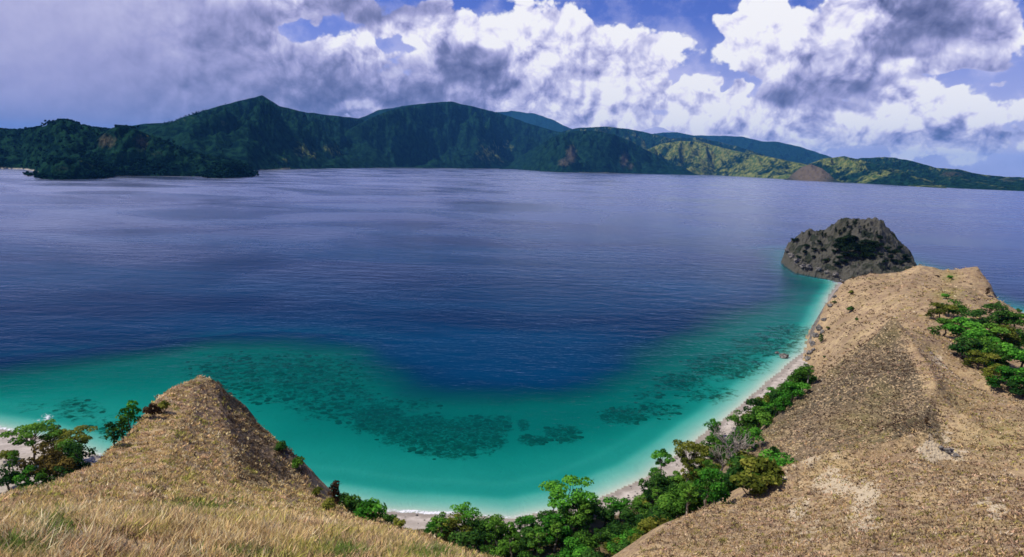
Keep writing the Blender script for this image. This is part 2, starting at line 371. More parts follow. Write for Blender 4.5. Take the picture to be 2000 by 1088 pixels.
# ------------------------------------------------------------------ materials of the land
def principled(nt, out, color, rough=0.9, bump=None, spec=0.2, normal_strength=0.6, dist=1.0):
    b = nt.n('ShaderNodeBsdfPrincipled'); nt.put(b.inputs['Base Color'], color); nt.put(b.inputs['Roughness'], rough)
    b.inputs['Specular IOR Level'].default_value = spec
    if bump is not None:
        bp = nt.n('ShaderNodeBump'); bp.inputs['Strength'].default_value = normal_strength; bp.inputs['Distance'].default_value = dist
        nt.put(bp.inputs['Height'], bump); nt.put(b.inputs['Normal'], bp.outputs[0])
    nt.t.links.new(b.outputs[0], out.inputs['Surface'])
    return b

def grassland():
    m, nt, out = new_mat('dry_grassland')
    P_ = nt.pos()
    n1 = nt.noise(P_, 0.11, 4, 0.55); n2 = nt.noise(P_, 0.55, 4, 0.6); n3 = nt.noise(P_, 2.3, 3, 0.65)
    base = nt.mix(nt.ramp(n1, .38, .62), rgb(.31, .215, .115), rgb(.48, .355, .19))
    base = nt.mix(nt.ramp(n2, .42, .66), base, rgb(.235, .16, .11))
    base = nt.mix(nt.ramp(n3, .50, .70, 0, .75), base, rgb(.60, .47, .27))
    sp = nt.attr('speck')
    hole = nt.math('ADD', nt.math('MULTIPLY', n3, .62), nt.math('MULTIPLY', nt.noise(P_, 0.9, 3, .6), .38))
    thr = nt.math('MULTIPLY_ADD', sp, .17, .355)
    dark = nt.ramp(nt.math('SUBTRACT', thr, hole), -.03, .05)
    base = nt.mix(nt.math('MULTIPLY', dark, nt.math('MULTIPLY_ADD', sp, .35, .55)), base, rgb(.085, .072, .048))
    n0 = nt.noise(P_, .045, 4, .6)
    base = nt.mix(nt.ramp(n0, .46, .66, 0, .55), base, rgb(.27, .195, .12))
    gr = nt.math('MULTIPLY', nt.attr('green'), nt.ramp(n2, .35, .6, .4, 1.0))
    base = nt.mix(gr, base, rgb(.22, .20, .055))
    pal = nt.ramp(nt.math('ADD', nt.attr('pale'), nt.math('MULTIPLY', nt.math('SUBTRACT', n2, .5), 1.6)), .42, .62, 0, .85)
    base = nt.mix(pal, base, rgb(.58, .49, .33))
    rk = nt.attr('rock')
    rock = nt.mix(nt.ramp(nt.noise(P_, .7, 5, .65), .35, .65), rgb(.07, .065, .06), rgb(.27, .24, .20))
    base = nt.mix(nt.ramp(nt.math('ADD', rk, nt.math('MULTIPLY', nt.math('SUBTRACT', n2, .5), .9)), .4, .6), base, rock)
    n4 = nt.noise(P_, 5.5, 3, .7)
    base = nt.mix(nt.ramp(n4, .45, .62, 0, .55), base, nt.mix(.55, base, rgb(.12, .085, .055)))
    h = nt.math('ADD', nt.math('MULTIPLY', n3, .35), nt.math('MULTIPLY', n2, .9))
    principled(nt, out, base, .95, h, .05, 0.75, 1.0)
    return m
def islet_mat():
    m, nt, out = new_mat('islet_rock_shaded')
    P_ = nt.pos()
    n1 = nt.noise(P_, .05, 5, .6); n2 = nt.noise(P_, .16, 6, .70)
    c = nt.mix(nt.ramp(n1, .4, .6), rgb(.030, .038, .026), rgb(.080, .078, .058))  # cloud shade on the islet is painted into these dark rock tones
    c = nt.mix(nt.ramp(n2, .45, .7), c, rgb(.016, .023, .014))
    c = nt.mix(nt.ramp(nt.math('ADD', nt.attr('rock'), nt.math('MULTIPLY', nt.math('SUBTRACT', n2, .5), 1.2)), .5, .8, 0, .8), c, rgb(.10, .096, .078))
    principled(nt, out, c, .95, n2, .05, .9, 4.0)
    return m
def beach_mat():
    m, nt, out = new_mat('coral_sand')
    P_ = nt.pos()
    n1 = nt.noise(P_, .35, 5, .65); n2 = nt.noise(P_, 2.2, 4, .6)
    c = nt.mix(nt.ramp(n1, .4, .65), rgb(.36, .32, .27), rgb(.50, .45, .385))
    c = nt.mix(nt.ramp(n2, .56, .72, 0, .6), c, rgb(.24, .20, .165))
    zz = nt.n('ShaderNodeSeparateXYZ'); nt.put(zz.inputs[0], P_)
    wet = nt.ramp(nt.math('ADD', zz.outputs[2], nt.math('MULTIPLY', nt.math('SUBTRACT', n1, .5), .35)), .08, .30, .62, 0.0)
    c = nt.mix(wet, c, rgb(.20, .175, .145))
    lit = nt.mix(nt.ramp(n1, .4, .6), rgb(.16, .12, .07), rgb(.075, .075, .03))
    c = nt.mix(nt.ramp(nt.math('ADD', nt.attr('inland'), nt.math('MULTIPLY', nt.math('SUBTRACT', n1, .5), .9)), .4, .6), c, lit)
    principled(nt, out, c, .95, n2, .05, .5, .3)
    return m
def seabed_mat():
    m, nt, out = new_mat('seabed_sand')
    P_ = nt.pos()
    n1 = nt.noise(P_, .09, 4, .6); n2 = nt.noise(nt.vec('MULTIPLY', P_, (1, 1, 0)), .30, 7, .74, dist=.8)
    c = nt.mix(n1, rgb(.38, .40, .36), rgb(.50, .50, .44))
    k = nt.ramp(nt.math('ADD', nt.attr('coral'), nt.math('MULTIPLY', nt.math('SUBTRACT', n2, .5), 2.7)), .33, .74)
    cc = nt.mix(nt.ramp(nt.noise(P_, 1.1, 4, .6), .4, .6), rgb(.040, .060, .040), rgb(.15, .17, .11))
    gap = nt.ramp(nt.noise(P_, .95, 4, .7), .48, .62, 0.0, .75)
    c = nt.mix(nt.math('MULTIPLY', k, nt.math('SUBTRACT', .92, gap)), c, cc)
    principled(nt, out, c, 1.0, n2, .0, .5, .6)
    return m
MAT_GRASS, MAT_ISLET, MAT_BEACH, MAT_SEABED = grassland(), islet_mat(), beach_mat(), seabed_mat()

# ------------------------------------------------------------------ near land mesh, split into its pieces
def px_of(x, y, z):
    v = np.stack([x, y, z - H], -1); c = v @ fw
    return 1000 + F * (v @ rt) / c, 544 - F * (v @ up) / c
def blob(px, py, items, pw=1):
    s_ = np.zeros(px.shape)
    for (x, y, rx, ry, a) in items: s_ = np.maximum(s_, a * np.exp(-(((px - x) / rx) ** 2 + ((py - y) / ry) ** 2) ** pw))
    return s_
bear = np.radians(np.arange(-66, 66.01, 0.19))
rad = 7.0 * np.exp(np.arange(0, math.log(860 / 7.0), 0.0068))
RR, BB = np.meshgrid(rad, bear, indexing='ij')
GX, GY = RR * np.sin(BB), RR * np.cos(BB)
gz, gwho, gsd, gdc = land(GX, GY, True)
ppx, ppy = px_of(GX, GY, gz)
inview = (RR > 12)
speck = 0.28 + 0.25 * fbm(GX / 18, GY / 18, 3)
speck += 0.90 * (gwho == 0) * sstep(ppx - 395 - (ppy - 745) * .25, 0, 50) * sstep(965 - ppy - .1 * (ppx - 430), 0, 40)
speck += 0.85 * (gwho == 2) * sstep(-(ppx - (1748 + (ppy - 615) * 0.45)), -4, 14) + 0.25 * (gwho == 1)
speck *= np.where(gwho == 3, 0.9, 1.0)
pale = blob(ppx, ppy, [(1640,950,50,30,.75),(1690,965,40,34,.8),(1845,885,55,22,.85),(1560,985,40,40,.5),(1680,1010,60,50,.55),(1590,1040,60,40,.5),(1930,1000,60,50,.45),(1850,850,20,40,.5),
   (1830,700,26,60,.35),(1760,690,40,60,.3)]) * (gwho >= 1)
pale += 0.25 * np.exp(-((ppx - (1745 - (ppy - 615) * 1.33)) / 9) ** 2) * (gwho == 2) * (ppy < 790)
pale += 0.22 * np.exp(-(gsd / 1.5) ** 2) * (gwho >= 0) * (gsd < 2) * (gwho != 4)
pale += (gwho == 1) * .42 * sstep(fbm((GX * .8 - GY * .6) / 4, (GX * .6 + GY * .8) / 14, 4), .05, .45)
green = blob(ppx, ppy, [(120,990,120,40,.6),(700,1075,200,30,.4),(500,960,160,40,.35),(1855,541,16,10,1.),(1850,576,26,14,1.),(1950,850,80,40,.5),(1690,830,60,40,.3),(1860,770,50,30,.35)]) + 0.25 * sstep(fbm(GX / 11 + 5, GY / 11, 3), 0, .4)
rock = sstep(gsd, 1.0, 5.0) * np.where(gwho == 4, .6, np.where(gwho == 3, .75, 0)) + (gwho == 4) * sstep(8 - gz, 0, 7) * .8
inland = sstep(-gdc, 5, 11) * np.where(GX < -80, .35 + .3 * sstep(-gdc, 25, 45), 1)
coral = blob(ppx, ppy, [(560,740,200,60,.64),(460,728,120,46,.60),(660,785,110,46,.62),(740,820,70,35,.90),(830,845,95,38,1.0),(930,850,65,40,1.0),(880,880,70,18,.95),(980,830,25,22,.75),
   (1022,830,14,12,.9),(1040,860,34,12,.95),(1100,848,40,20,.85),(1215,812,55,18,.95),(1280,800,60,20,.6),(1330,745,60,22,.7),(1420,715,90,32,.75),(1500,675,80,26,.72),(1540,650,60,20,.7),(1380,770,70,20,.55),
   (150,800,60,26,.6),(200,840,60,30,.45),(60,795,30,14,.4),(1265,770,40,16,.5),(800,790,80,20,.5)], 2)
nr, nc = GX.shape
V = np.stack([GX, GY, gz], -1).reshape(-1, 3)
Fc = grid_faces(nr, nc)
def fwho(a): return a.reshape(-1)[Fc].max(1)
tag = np.where(gwho >= 0, gwho, np.where(gz > 0, 5, 6))
ftag = np.where((tag.reshape(-1)[Fc] == 6).all(1), 6, np.where((tag.reshape(-1)[Fc] >= 5).all(1), 5, np.where(tag.reshape(-1)[Fc] <= 4, tag.reshape(-1)[Fc], -1).max(1)))
deepcut = gz.reshape(-1)[Fc].min(1) < -39 * APPARENT
def sub(name, sel, mat, attrs, label):
    f = Fc[sel]; u, inv = np.unique(f, return_inverse=True)
    return make_obj(name, V[u], inv.reshape(-1, 4), mat, attrs={k: a.reshape(-1)[u] for k, a in attrs.items()}, kind='structure', label=label)
ga = dict(speck=speck, pale=pale, green=green, rock=rock)
sub('grassy_hill', ftag == 0, MAT_GRASS, ga, 'near grassy slope running down to the pointed knob at the left')
sub('grassy_hill', ftag == 1, MAT_GRASS, ga, 'near dry hillside with pale bare patches at the lower right')
sub('grassy_hill', ftag == 2, MAT_GRASS, ga, 'pointed pyramid shaped dry hill on the right ridge')
sub('grassy_hill', ftag == 3, MAT_GRASS, ga, 'farthest tan hill of the right ridge, ending before the rocky islet')
ix_, iy_ = np.meshgrid(np.arange(205, 430, 1.25), np.arange(470, 790, 1.25)); iz, iw, isd, idc = land(ix_, iy_, True)
iz = iz + np.where(iw == 4, .5 * fbm(ix_ / 3, iy_ / 3, 3), 0)
If = grid_faces(*ix_.shape); isel = (iw.reshape(-1)[If] == 4).any(1); If = If[isel]; iu, iinv = np.unique(If, return_inverse=True)
irock = np.clip(sstep(9 - iz, 0, 7) * .8 + .9 * sstep(ridged(ix_ / 12, iy_ / 12, 3), .25, .6) + .3 * sstep(isd, 0, 4), 0, 1)
make_obj('rocky_islet', np.stack([ix_, iy_, iz], -1).reshape(-1, 3)[iu], iinv.reshape(-1, 4), MAT_ISLET, attrs=dict(rock=irock.reshape(-1)[iu]), smooth=False, kind='structure', label='dark rocky islet off the end of the right ridge')
sub('beach', ftag == 5, MAT_BEACH, dict(inland=inland), 'pale curved sand beach round the bay')
sub('seabed', (ftag == 6) & ~deepcut, MAT_SEABED, dict(coral=coral), 'sandy sea floor under the shallow turquoise water')

# ------------------------------------------------------------------ water
def water_mat():
    m, nt, out = new_mat('sea_water')
    P_ = nt.pos()
    d = nt.attr('depth')
    tr = nt.n('ShaderNodeBsdfTransparent')
    cx = nt.n('ShaderNodeCombineXYZ')
    for i, k in enumerate((.90, .095, .108)): nt.put(cx.inputs[i], nt.math('POWER', math.exp(-k), d))
    nt.t.links.new(cx.outputs[0], tr.inputs['Color'])
    df = nt.n('ShaderNodeBsdfDiffuse')
    big = nt.noise(nt.vec('MULTIPLY', P_, (.6, 1.6, 0)), .004, 4, .6)
    nt.put(df.inputs['Color'], nt.mix(nt.ramp(d, 2.0, 11.0), rgb(.002, .082, .086), nt.mix(nt.ramp(big, .35, .65), rgb(.0005, .019, .066), rgb(.0006, .040, .108))))
    fac = nt.math('SUBTRACT', 1.0, nt.math('POWER', math.exp(-.17), d))
    body = nt.n('ShaderNodeMixShader'); nt.put(body.inputs[0], fac)
    nt.t.links.new(tr.outputs[0], body.inputs[1]); nt.t.links.new(df.outputs[0], body.inputs[2])
    # waves
    wv = nt.noise(nt.vec('MULTIPLY', P_, (.55, 1.0, 0)), .45, 5, .62, dist=.4)
    wv2 = nt.noise(nt.vec('MULTIPLY', P_, (.5, 1.0, 0)), .10, 4, .6)
    patch = nt.noise(nt.vec('MULTIPLY', P_, (.75, 1.0, 0)), .0045, 6, .62, dist=.8)
    hh = nt.math('ADD', nt.math('MULTIPLY', wv, .34), nt.math('MULTIPLY', wv2, 1.15))
    bp = nt.n('ShaderNodeBump'); nt.put(bp.inputs['Strength'], nt.ramp(patch, .3, .7, .65, 1.0)); bp.inputs['Distance'].default_value = .75
    nt.put(bp.inputs['Height'], hh)
    gl = nt.n('ShaderNodeBsdfGlossy'); nt.put(gl.inputs['Roughness'], nt.ramp(patch, .32, .68, .17, .34)); nt.put(gl.inputs['Normal'], bp.outputs[0])
    gl.inputs['Color'].default_value = rgb(.82, .85, .94)
    fr = nt.n('ShaderNodeFresnel'); fr.inputs['IOR'].default_value = 1.33; nt.put(fr.inputs['Normal'], bp.outputs[0])
    srf = nt.n('ShaderNodeMixShader'); nt.put(srf.inputs[0], nt.math('MULTIPLY', fr.outputs[0], nt.ramp(fr.outputs[0], .13, .66)))     # glare cut towards steep views, as through a polariser
    nt.t.links.new(body.outputs[0], srf.inputs[1]); nt.t.links.new(gl.outputs[0], srf.inputs[2])
    # foam
    fo = nt.attr('foam')
    fn = nt.noise(P_, 1.3, 4, .65)
    fk = nt.ramp(nt.math('ADD', fo, nt.math('MULTIPLY', nt.math('SUBTRACT', fn, .5), 1.5)), .45, .85, 0, .9)
    fd = nt.n('ShaderNodeBsdfDiffuse'); fd.inputs['Color'].default_value = rgb(.78, .80, .82)
    fin = nt.n('ShaderNodeMixShader'); nt.put(fin.inputs[0], fk)
    nt.t.links.new(srf.outputs[0], fin.inputs[1]); nt.t.links.new(fd.outputs[0], fin.inputs[2])
    nt.t.links.new(fin.outputs[0], out.inputs['Surface'])
    return m
wb = np.radians(np.arange(-70, 70.01, 0.28))
wr = np.concatenate([60 * np.exp(np.arange(0, math.log(900 / 60), 0.0085)), 900 * np.exp(np.linspace(0.02, math.log(42000 / 900), 60))])
WR, WB = np.meshgrid(wr, wb, indexing='ij')
WX, WY = WR * np.sin(WB), WR * np.cos(WB)
wd, wdc = sea_depth(WX, WY)
wpx, wpy = px_of(WX, WY, np.zeros_like(WX))
strong = blob(wpx, wpy, [(0,832,110,40,1.0),(840,1000,120,40,.95),(230,870,60,60,.8),(1000,1015,120,40,.5)])
foam = np.exp(-((wdc - 0.9) / 1.1) ** 2) * (.35 + .65 * strong) + .30 * np.exp(-((wdc - 4.5) / .7) ** 2) * strong
foam += blob(wpx, wpy, [(92,815,16,10,.72),(75,822,18,5,.6)])
# thin current line far out in the bay
sl = np.interp(wpx, [60, 200, 340, 460, 570, 700, 820, 960], [462, 477, 489, 498, 499, 490, 487, 470], left=-999, right=-999)
foam += .40 * np.exp(-((wpy - sl) / 2.2) ** 2) * (0.55 + 1.2 * fbm(WX / 60, WY / 60, 3))
make_obj('sea', np.stack([WX, WY, np.zeros_like(WX)], -1).reshape(-1, 3), grid_faces(*WX.shape), water_mat(),
         attrs=dict(depth=np.clip(wd, 0, 60).reshape(-1), foam=np.clip(foam, 0, 1).reshape(-1)), kind='structure', label='deep blue bay turning turquoise over the shallows')

# ------------------------------------------------------------------ far shore: mountains and headlands
def mountain_mat(name='wooded_slope_sun_shade'):
    m, nt, out = new_mat(name)
    P_ = nt.pos()
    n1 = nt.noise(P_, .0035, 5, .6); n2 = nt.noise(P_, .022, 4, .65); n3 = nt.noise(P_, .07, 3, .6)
    shaded_wood = nt.mix(nt.ramp(n2, .38, .62), rgb(.0015, .009, .009), rgb(.010, .038, .020))  # cloud shade over the far slopes is put into this dark forest colour
    gras = nt.mix(nt.ramp(n2, .4, .62), rgb(.045, .085, .022), rgb(.19, .20, .06))  # lighter grass that also carries the sunshine on the bright slopes
    op = nt.math('ADD', nt.attr('open'), nt.math('MULTIPLY', nt.math('SUBTRACT', nt.math('MULTIPLY_ADD', n1, .7, nt.math('MULTIPLY', n2, .3)), .5), 1.7))  # the open mask holds grass and the painted sunlit patches
    c = nt.mix(nt.ramp(op, .42, .68), shaded_wood, gras)
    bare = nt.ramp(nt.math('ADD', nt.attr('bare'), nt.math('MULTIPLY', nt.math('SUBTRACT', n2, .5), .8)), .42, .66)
    c = nt.mix(bare, c, nt.mix(nt.ramp(nt.attr('bare'), .55, .9), nt.mix(nt.ramp(n3, .4, .6), rgb(.030, .036, .026), rgb(.075, .070, .045)), rgb(.125, .098, .065)))  # weaker bare spots use a brown darkened to hold cloud shade
    c = nt.mix(nt.ramp(nt.attr('shore'), .5, .8), c, rgb(.42, .38, .33))
    h = nt.math('ADD', nt.math('MULTIPLY', n2, 1.0), nt.math('MULTIPLY', n3, .22))
    principled(nt, out, c, 1.0, h, .0, 1.0, 26.0)
    return m
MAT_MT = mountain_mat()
FAR_POINTS = []
def massif(name, sky_pts, base_pts, ridge_r, label, sun_openness=0.0, bare=None, spur=0.35, shape=1.35, seed=0, shore=0.0, nx=2.2, sh_px=None, rough=1.0, sun_opens=None):
    xs = np.array([q[0] for q in sky_pts], float)
    px = np.arange(xs[0], xs[-1] + .1, nx)
    sp = np.interp(px, xs, [q[1] for q in sky_pts]); bp = np.interp(px, [q[0] for q in base_pts], [q[1] for q in base_pts])
    sp = sp + rough * 2.0 * fbm(px / 26 + seed * 9, px * 0 + seed, 4) * np.clip((bp - sp) / 25, 0, 1)
    sp = np.minimum(sp, bp - 0.3)
    N = len(px); nt_, nb = 56, 16
    vs = np.zeros((nt_ + nb, N, 3)); at = {k: np.zeros((nt_ + nb, N)) for k in ('open', 'bare', 'shore')}
    for j in range(N):
        d = D(px[j], sp[j]); b = math.atan2(d[0], d[1])
        g = G(px[j], bp[j]); r0_ = math.hypot(g[0], g[1])
        gs = G(px[j], np.interp(px[j], SHORE[:, 0], SHORE[:, 1])); rr_ = max(ridge_r * (math.hypot(gs[0], gs[1]) if base_pts[0][0] == -220 and len(base_pts) > 60 else r0_), r0_ * 1.04)
        zr = H + rr_ * d[2] / math.hypot(d[0], d[1])
        t = np.linspace(0, 1, nt_); r_ = r0_ + (rr_ - r0_) * t
        tb = np.linspace(0, 1, nb + 1)[1:]
        r_ = np.concatenate([r_, rr_ + (rr_ - r0_) * .9 * tb]); tt = np.concatenate([t, 1 + tb])
        vs[:, j, 0] = r_ * math.sin(b); vs[:, j, 1] = r_ * math.cos(b); vs[:, j, 2] = zr
        at['open'][:, j] = tt; at['bare'][:, j] = r_; at['shore'][:, j] = px[j]
    T = at['open'].copy(); R_ = at['bare'].copy(); PX = at['shore'].copy(); Z = vs[:, :, 2].copy()
    X, Y = vs[:, :, 0], vs[:, :, 1]
    sc = np.maximum(Z.max() * 1.05, 50)
    wx = X + .25 * sc * fbm(X / sc + seed, Y / sc, 3); wy = Y + .25 * sc * fbm(X / sc + 40 + seed, Y / sc, 3)
    n = ridged(wx / sc + seed * 3.1, wy / (sc * 2.2), 5, .55)
    n2 = ridged(wx / (sc * .35) + seed, wy / (sc * .6), 4, .55)
    up_ = np.where(T <= 1, T, 1)
    prof = np.where(T <= 1, up_ ** shape, np.cos(np.clip(T - 1, 0, 1) * 1.5) ** 1.2)
    z = Z * (prof + np.where(T <= 1, 4 * T * (1 - T), 0) * spur * 1.9 * (n * .80 + n2 * .25 - .16))
    lim = H + R_ * ((Z - H) / R_[nt_ - 1][None, :])
    z = np.where((T < .995), np.minimum(z, np.maximum(lim, 4) - (1 - T) * 3), z)
    z = np.where(T > 1, z * (1 - .2 * (T - 1)), z)
    z = np.where(T < .02, -3, np.maximum(z, np.where(T <= 1, .5 + 6 * T, -3)))
    vs[:, :, 2] = z
    PY = px_of(X, Y, z)[1]
    at['open'] = sun_openness + .50 * (n - .1) * (1 if sun_openness > -.2 else .3) + (blob(PX, PY, sun_opens) if sun_opens else 0)  # grassy spurs, plus sunlit hills and patches painted in as more grass
    at['bare'] = blob(PX, PY, bare) if bare else np.zeros_like(T)
    sm = np.ones_like(PX) * shore if sh_px is None else shore * ((PX > sh_px[0]) & (PX < sh_px[1]))
    at['shore'] = sm * (z < 3.0) * (T < .1)
    FAR_POINTS.append((vs[:nt_].reshape(-1, 3), (at['open'] + .8 * at['bare'])[:nt_].reshape(-1), R_[:nt_].reshape(-1)))
    f = grid_faces(nt_ + nb, N)
    return make_obj(name, vs.reshape(-1, 3), f, MAT_MT, attrs={k: a.reshape(-1) for k, a in at.items()}, kind='structure', label=label)

SHORE = np.array([(-220,331),(0,331),(480,334),(560,331),(750,328),(1000,330),(1100,336),(1200,338),(1250,339),(1340,341),(1400,342.5),(1530,350),(1640,355),(1770,363),(1860,368),(2000,374),(2160,381)], float)
def behind(k):
    """base line of a range whose foot lies k times as far as the shore"""
    out_ = []
    for x_ in range(-220, 2161, 20):
        y_ = np.interp(x_, SHORE[:, 0], SHORE[:, 1]); g = G(x_, y_); kk = k if np.isscalar(k) else np.interp(x_, *k)
        out_.append((x_, px_of(np.array(g[0] * kk), np.array(g[1] * kk), np.array(0.0))[1]))
    return out_
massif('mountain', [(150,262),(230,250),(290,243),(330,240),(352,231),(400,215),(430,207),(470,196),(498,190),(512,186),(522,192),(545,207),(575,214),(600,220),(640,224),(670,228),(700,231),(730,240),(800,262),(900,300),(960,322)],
       behind(([150,640,760],[1.0,1.0,1.35])), 2.1, 'tall dark mountain with a pointed peak, left of centre', sun_openness=-.06, spur=.55, shape=1.5, seed=1, sun_opens=[(600,300,120,30,.25)], shore=.68, sh_px=(500,565))
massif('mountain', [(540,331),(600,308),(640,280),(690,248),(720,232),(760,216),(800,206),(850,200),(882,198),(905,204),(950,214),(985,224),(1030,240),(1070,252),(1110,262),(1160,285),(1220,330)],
       behind(1.0), 1.75, 'broad dark mountain with a rounded double summit at the centre', sun_openness=-.04, spur=.55, shape=1.4, seed=2, sun_opens=[(985,285,26,14,.55),(1000,295,14,6,.5),(960,300,30,20,.25)])
massif('mountain', [(690,236),(740,215),(800,205),(840,201),(900,225),(960,260),(1000,330)], behind(1.75), 2.3, 'dark shoulder rising behind the left side of the central mountain', sun_openness=-.1, spur=.4, shape=1.2, seed=21)
massif('mountain', [(900,240),(955,220),(1000,217),(1040,221),(1075,232),(1110,249),(1180,275),(1260,318)], behind(2.3), 2.9, 'faint far ridge behind the central mountain', sun_openness=-.1, spur=.2, seed=3)
massif('mountain', [(160,300),(180,262),(240,250),(275,242),(320,240),(370,243),(420,262),(460,310)], behind(2.2), 2.7, 'low faint ridge far behind the left headland', sun_openness=-.1, spur=.2, seed=4)
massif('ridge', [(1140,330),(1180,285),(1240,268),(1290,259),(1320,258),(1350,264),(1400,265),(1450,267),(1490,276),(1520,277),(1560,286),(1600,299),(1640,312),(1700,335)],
       behind(2.0), 2.7, 'hazy blue ridge behind the sunlit green hills', sun_openness=-.04, spur=.4, seed=5)
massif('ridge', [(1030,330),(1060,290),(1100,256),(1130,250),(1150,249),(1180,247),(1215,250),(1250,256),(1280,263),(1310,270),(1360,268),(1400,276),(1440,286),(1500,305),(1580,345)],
       behind(1.30), 1.75, 'green ridge running behind the dark wedge shaped headland', sun_openness=.16, spur=.5, seed=6)
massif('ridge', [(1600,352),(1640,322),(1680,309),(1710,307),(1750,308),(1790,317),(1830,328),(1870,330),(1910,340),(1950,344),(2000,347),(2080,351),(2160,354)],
       behind(([1600,1800,1880],[1.15,1.1,1.0])), 1.75, 'long low hazy ridge at the right end of the far shore', sun_openness=.08, bare=[(1860,340,50,10,.62),(1970,352,40,8,.55)], spur=.5, seed=7, shore=.70, sh_px=(1880,2160))
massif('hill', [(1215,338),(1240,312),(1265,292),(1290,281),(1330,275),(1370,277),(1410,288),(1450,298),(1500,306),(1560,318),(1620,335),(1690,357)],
       behind(1.02), 1.32, 'sunlit yellow green hill right of the dark headland', sun_openness=.42, spur=.6, shape=1.15, seed=8)
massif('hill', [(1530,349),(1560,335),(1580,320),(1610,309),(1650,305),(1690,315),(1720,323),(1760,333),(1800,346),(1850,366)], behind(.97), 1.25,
       'green hill with a wooded foot sloping to the right', sun_openness=.2, spur=.5, seed=9, sun_opens=[(1640,316,40,9,.45)])
massif('headland', [(1532,352),(1550,338),(1565,327),(1585,321),(1605,328),(1625,341),(1650,357)], behind(.93), 1.08, 'small brown bare headland below the green hills', sun_openness=.1,
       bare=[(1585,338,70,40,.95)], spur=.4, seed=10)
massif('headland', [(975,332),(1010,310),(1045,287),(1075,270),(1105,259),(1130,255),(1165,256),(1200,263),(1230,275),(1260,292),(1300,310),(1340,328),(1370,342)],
       behind(.95), 1.22, 'dark wedge shaped headland with pale scree slopes at the centre right', sun_openness=-.18, spur=.55, shape=1.0, seed=12,
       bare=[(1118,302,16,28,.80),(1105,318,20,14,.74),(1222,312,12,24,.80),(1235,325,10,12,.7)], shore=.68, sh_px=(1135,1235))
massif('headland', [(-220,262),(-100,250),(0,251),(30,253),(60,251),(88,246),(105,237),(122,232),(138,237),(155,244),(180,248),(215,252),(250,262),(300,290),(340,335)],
       [(-220,338),(0,330),(40,331),(70,337),(110,342),(340,343)], 1.45, 'dark wooded headland at the left edge of the bay', sun_openness=-.22, spur=.4, shape=1.0, seed=13, shore=1.0, sh_px=(-220,80))
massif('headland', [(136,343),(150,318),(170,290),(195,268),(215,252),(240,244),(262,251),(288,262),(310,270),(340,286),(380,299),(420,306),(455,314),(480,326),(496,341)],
       [(136,343),(300,344),(420,345),(496,343)], 1.18, 'cone shaped headland with bare brown spurs, left', sun_openness=-.02, bare=[(205,275,30,26,.68),(275,278,24,26,.68),(235,260,14,10,.5),(300,300,30,14,.45),(240,310,30,14,.4)], spur=.55, shape=.9, seed=14, shore=.6, sh_px=(190,400))
massif('headland', [(66,346),(80,330),(100,315),(130,309),(150,311),(185,316),(200,325),(215,345)], [(66,347),(100,351),(160,350),(215,347)], 1.1, 'low rounded rocky point at the foot of the left headland', sun_openness=-.02, bare=[(120,330,50,12,.45)], spur=.4, shape=.6, seed=15)
massif('headland', [(404,346),(415,330),(430,318),(450,315),(470,322),(488,333),(496,343)], [(404,348),(440,348),(496,345)], 1.08, 'small dark rocky point at the right tip of the left headland', sun_openness=-.1, spur=.4, shape=.6, seed=16)

# ------------------------------------------------------------------ haze
def haze():
    m, nt, out = new_mat('haze_air')
    v = nt.n('ShaderNodeVolumePrincipled'); v.inputs['Color'].default_value = rgb(.10, .42, 1.0)
    v.inputs['Density'].default_value = 2.0e-5; v.inputs['Anisotropy'].default_value = 0.0
    nt.t.links.new(v.outputs[0], out.inputs['Volume'])
    x0, x1, y0, y1, z0, z1 = -43500, 43500, -3000, 43500, -46, 1500
    vv = [(x0,y0,z0),(x1,y0,z0),(x1,y1,z0),(x0,y1,z0),(x0,y0,z1),(x1,y0,z1),(x1,y1,z1),(x0,y1,z1)]
    ff = [(0,3,2,1),(4,5,6,7),(0,1,5,4),(1,2,6,5),(2,3,7,6),(3,0,4,7)]
    make_obj('haze', vv, ff, m, smooth=False, kind='stuff', label='thin bluish haze over the bay')
haze()

# ------------------------------------------------------------------ coral heads on the sea floor
def ico():
    t = (1 + 5 ** .5) / 2
    v = np.array([(-1,t,0),(1,t,0),(-1,-t,0),(1,-t,0),(0,-1,t),(0,1,t),(0,-1,-t),(0,1,-t),(t,0,-1),(t,0,1),(-t,0,-1),(-t,0,1)], float)
    f = np.array([(0,11,5),(0,5,1),(0,1,7),(0,7,10),(0,10,11),(1,5,9),(5,11,4),(11,10,2),(10,7,6),(7,1,8),(3,9,4),(3,4,2),(3,2,6),(3,6,8),(3,8,9),(4,9,5),(2,4,11),(6,2,10),(8,6,7),(9,8,1)])
    return v / np.linalg.norm(v[0]), f
IV, IF = ico()
def ico2():
    v = [tuple(a) for a in IV]; idx = {}; fs = []
    def mid(a, b):
        k = (min(a, b), max(a, b))
        if k not in idx:
            q = (np.array(v[a]) + np.array(v[b])); q /= np.linalg.norm(q); idx[k] = len(v); v.append(tuple(q))
        return idx[k]
    for a, b, c in IF:
        ab, bc, ca = mid(a, b), mid(b, c), mid(c, a)
        fs += [(a, ab, ca), (b, bc, ab), (c, ca, bc), (ab, bc, ca)]
    return np.array(v), np.array(fs)
IV2, IF2 = ico2()
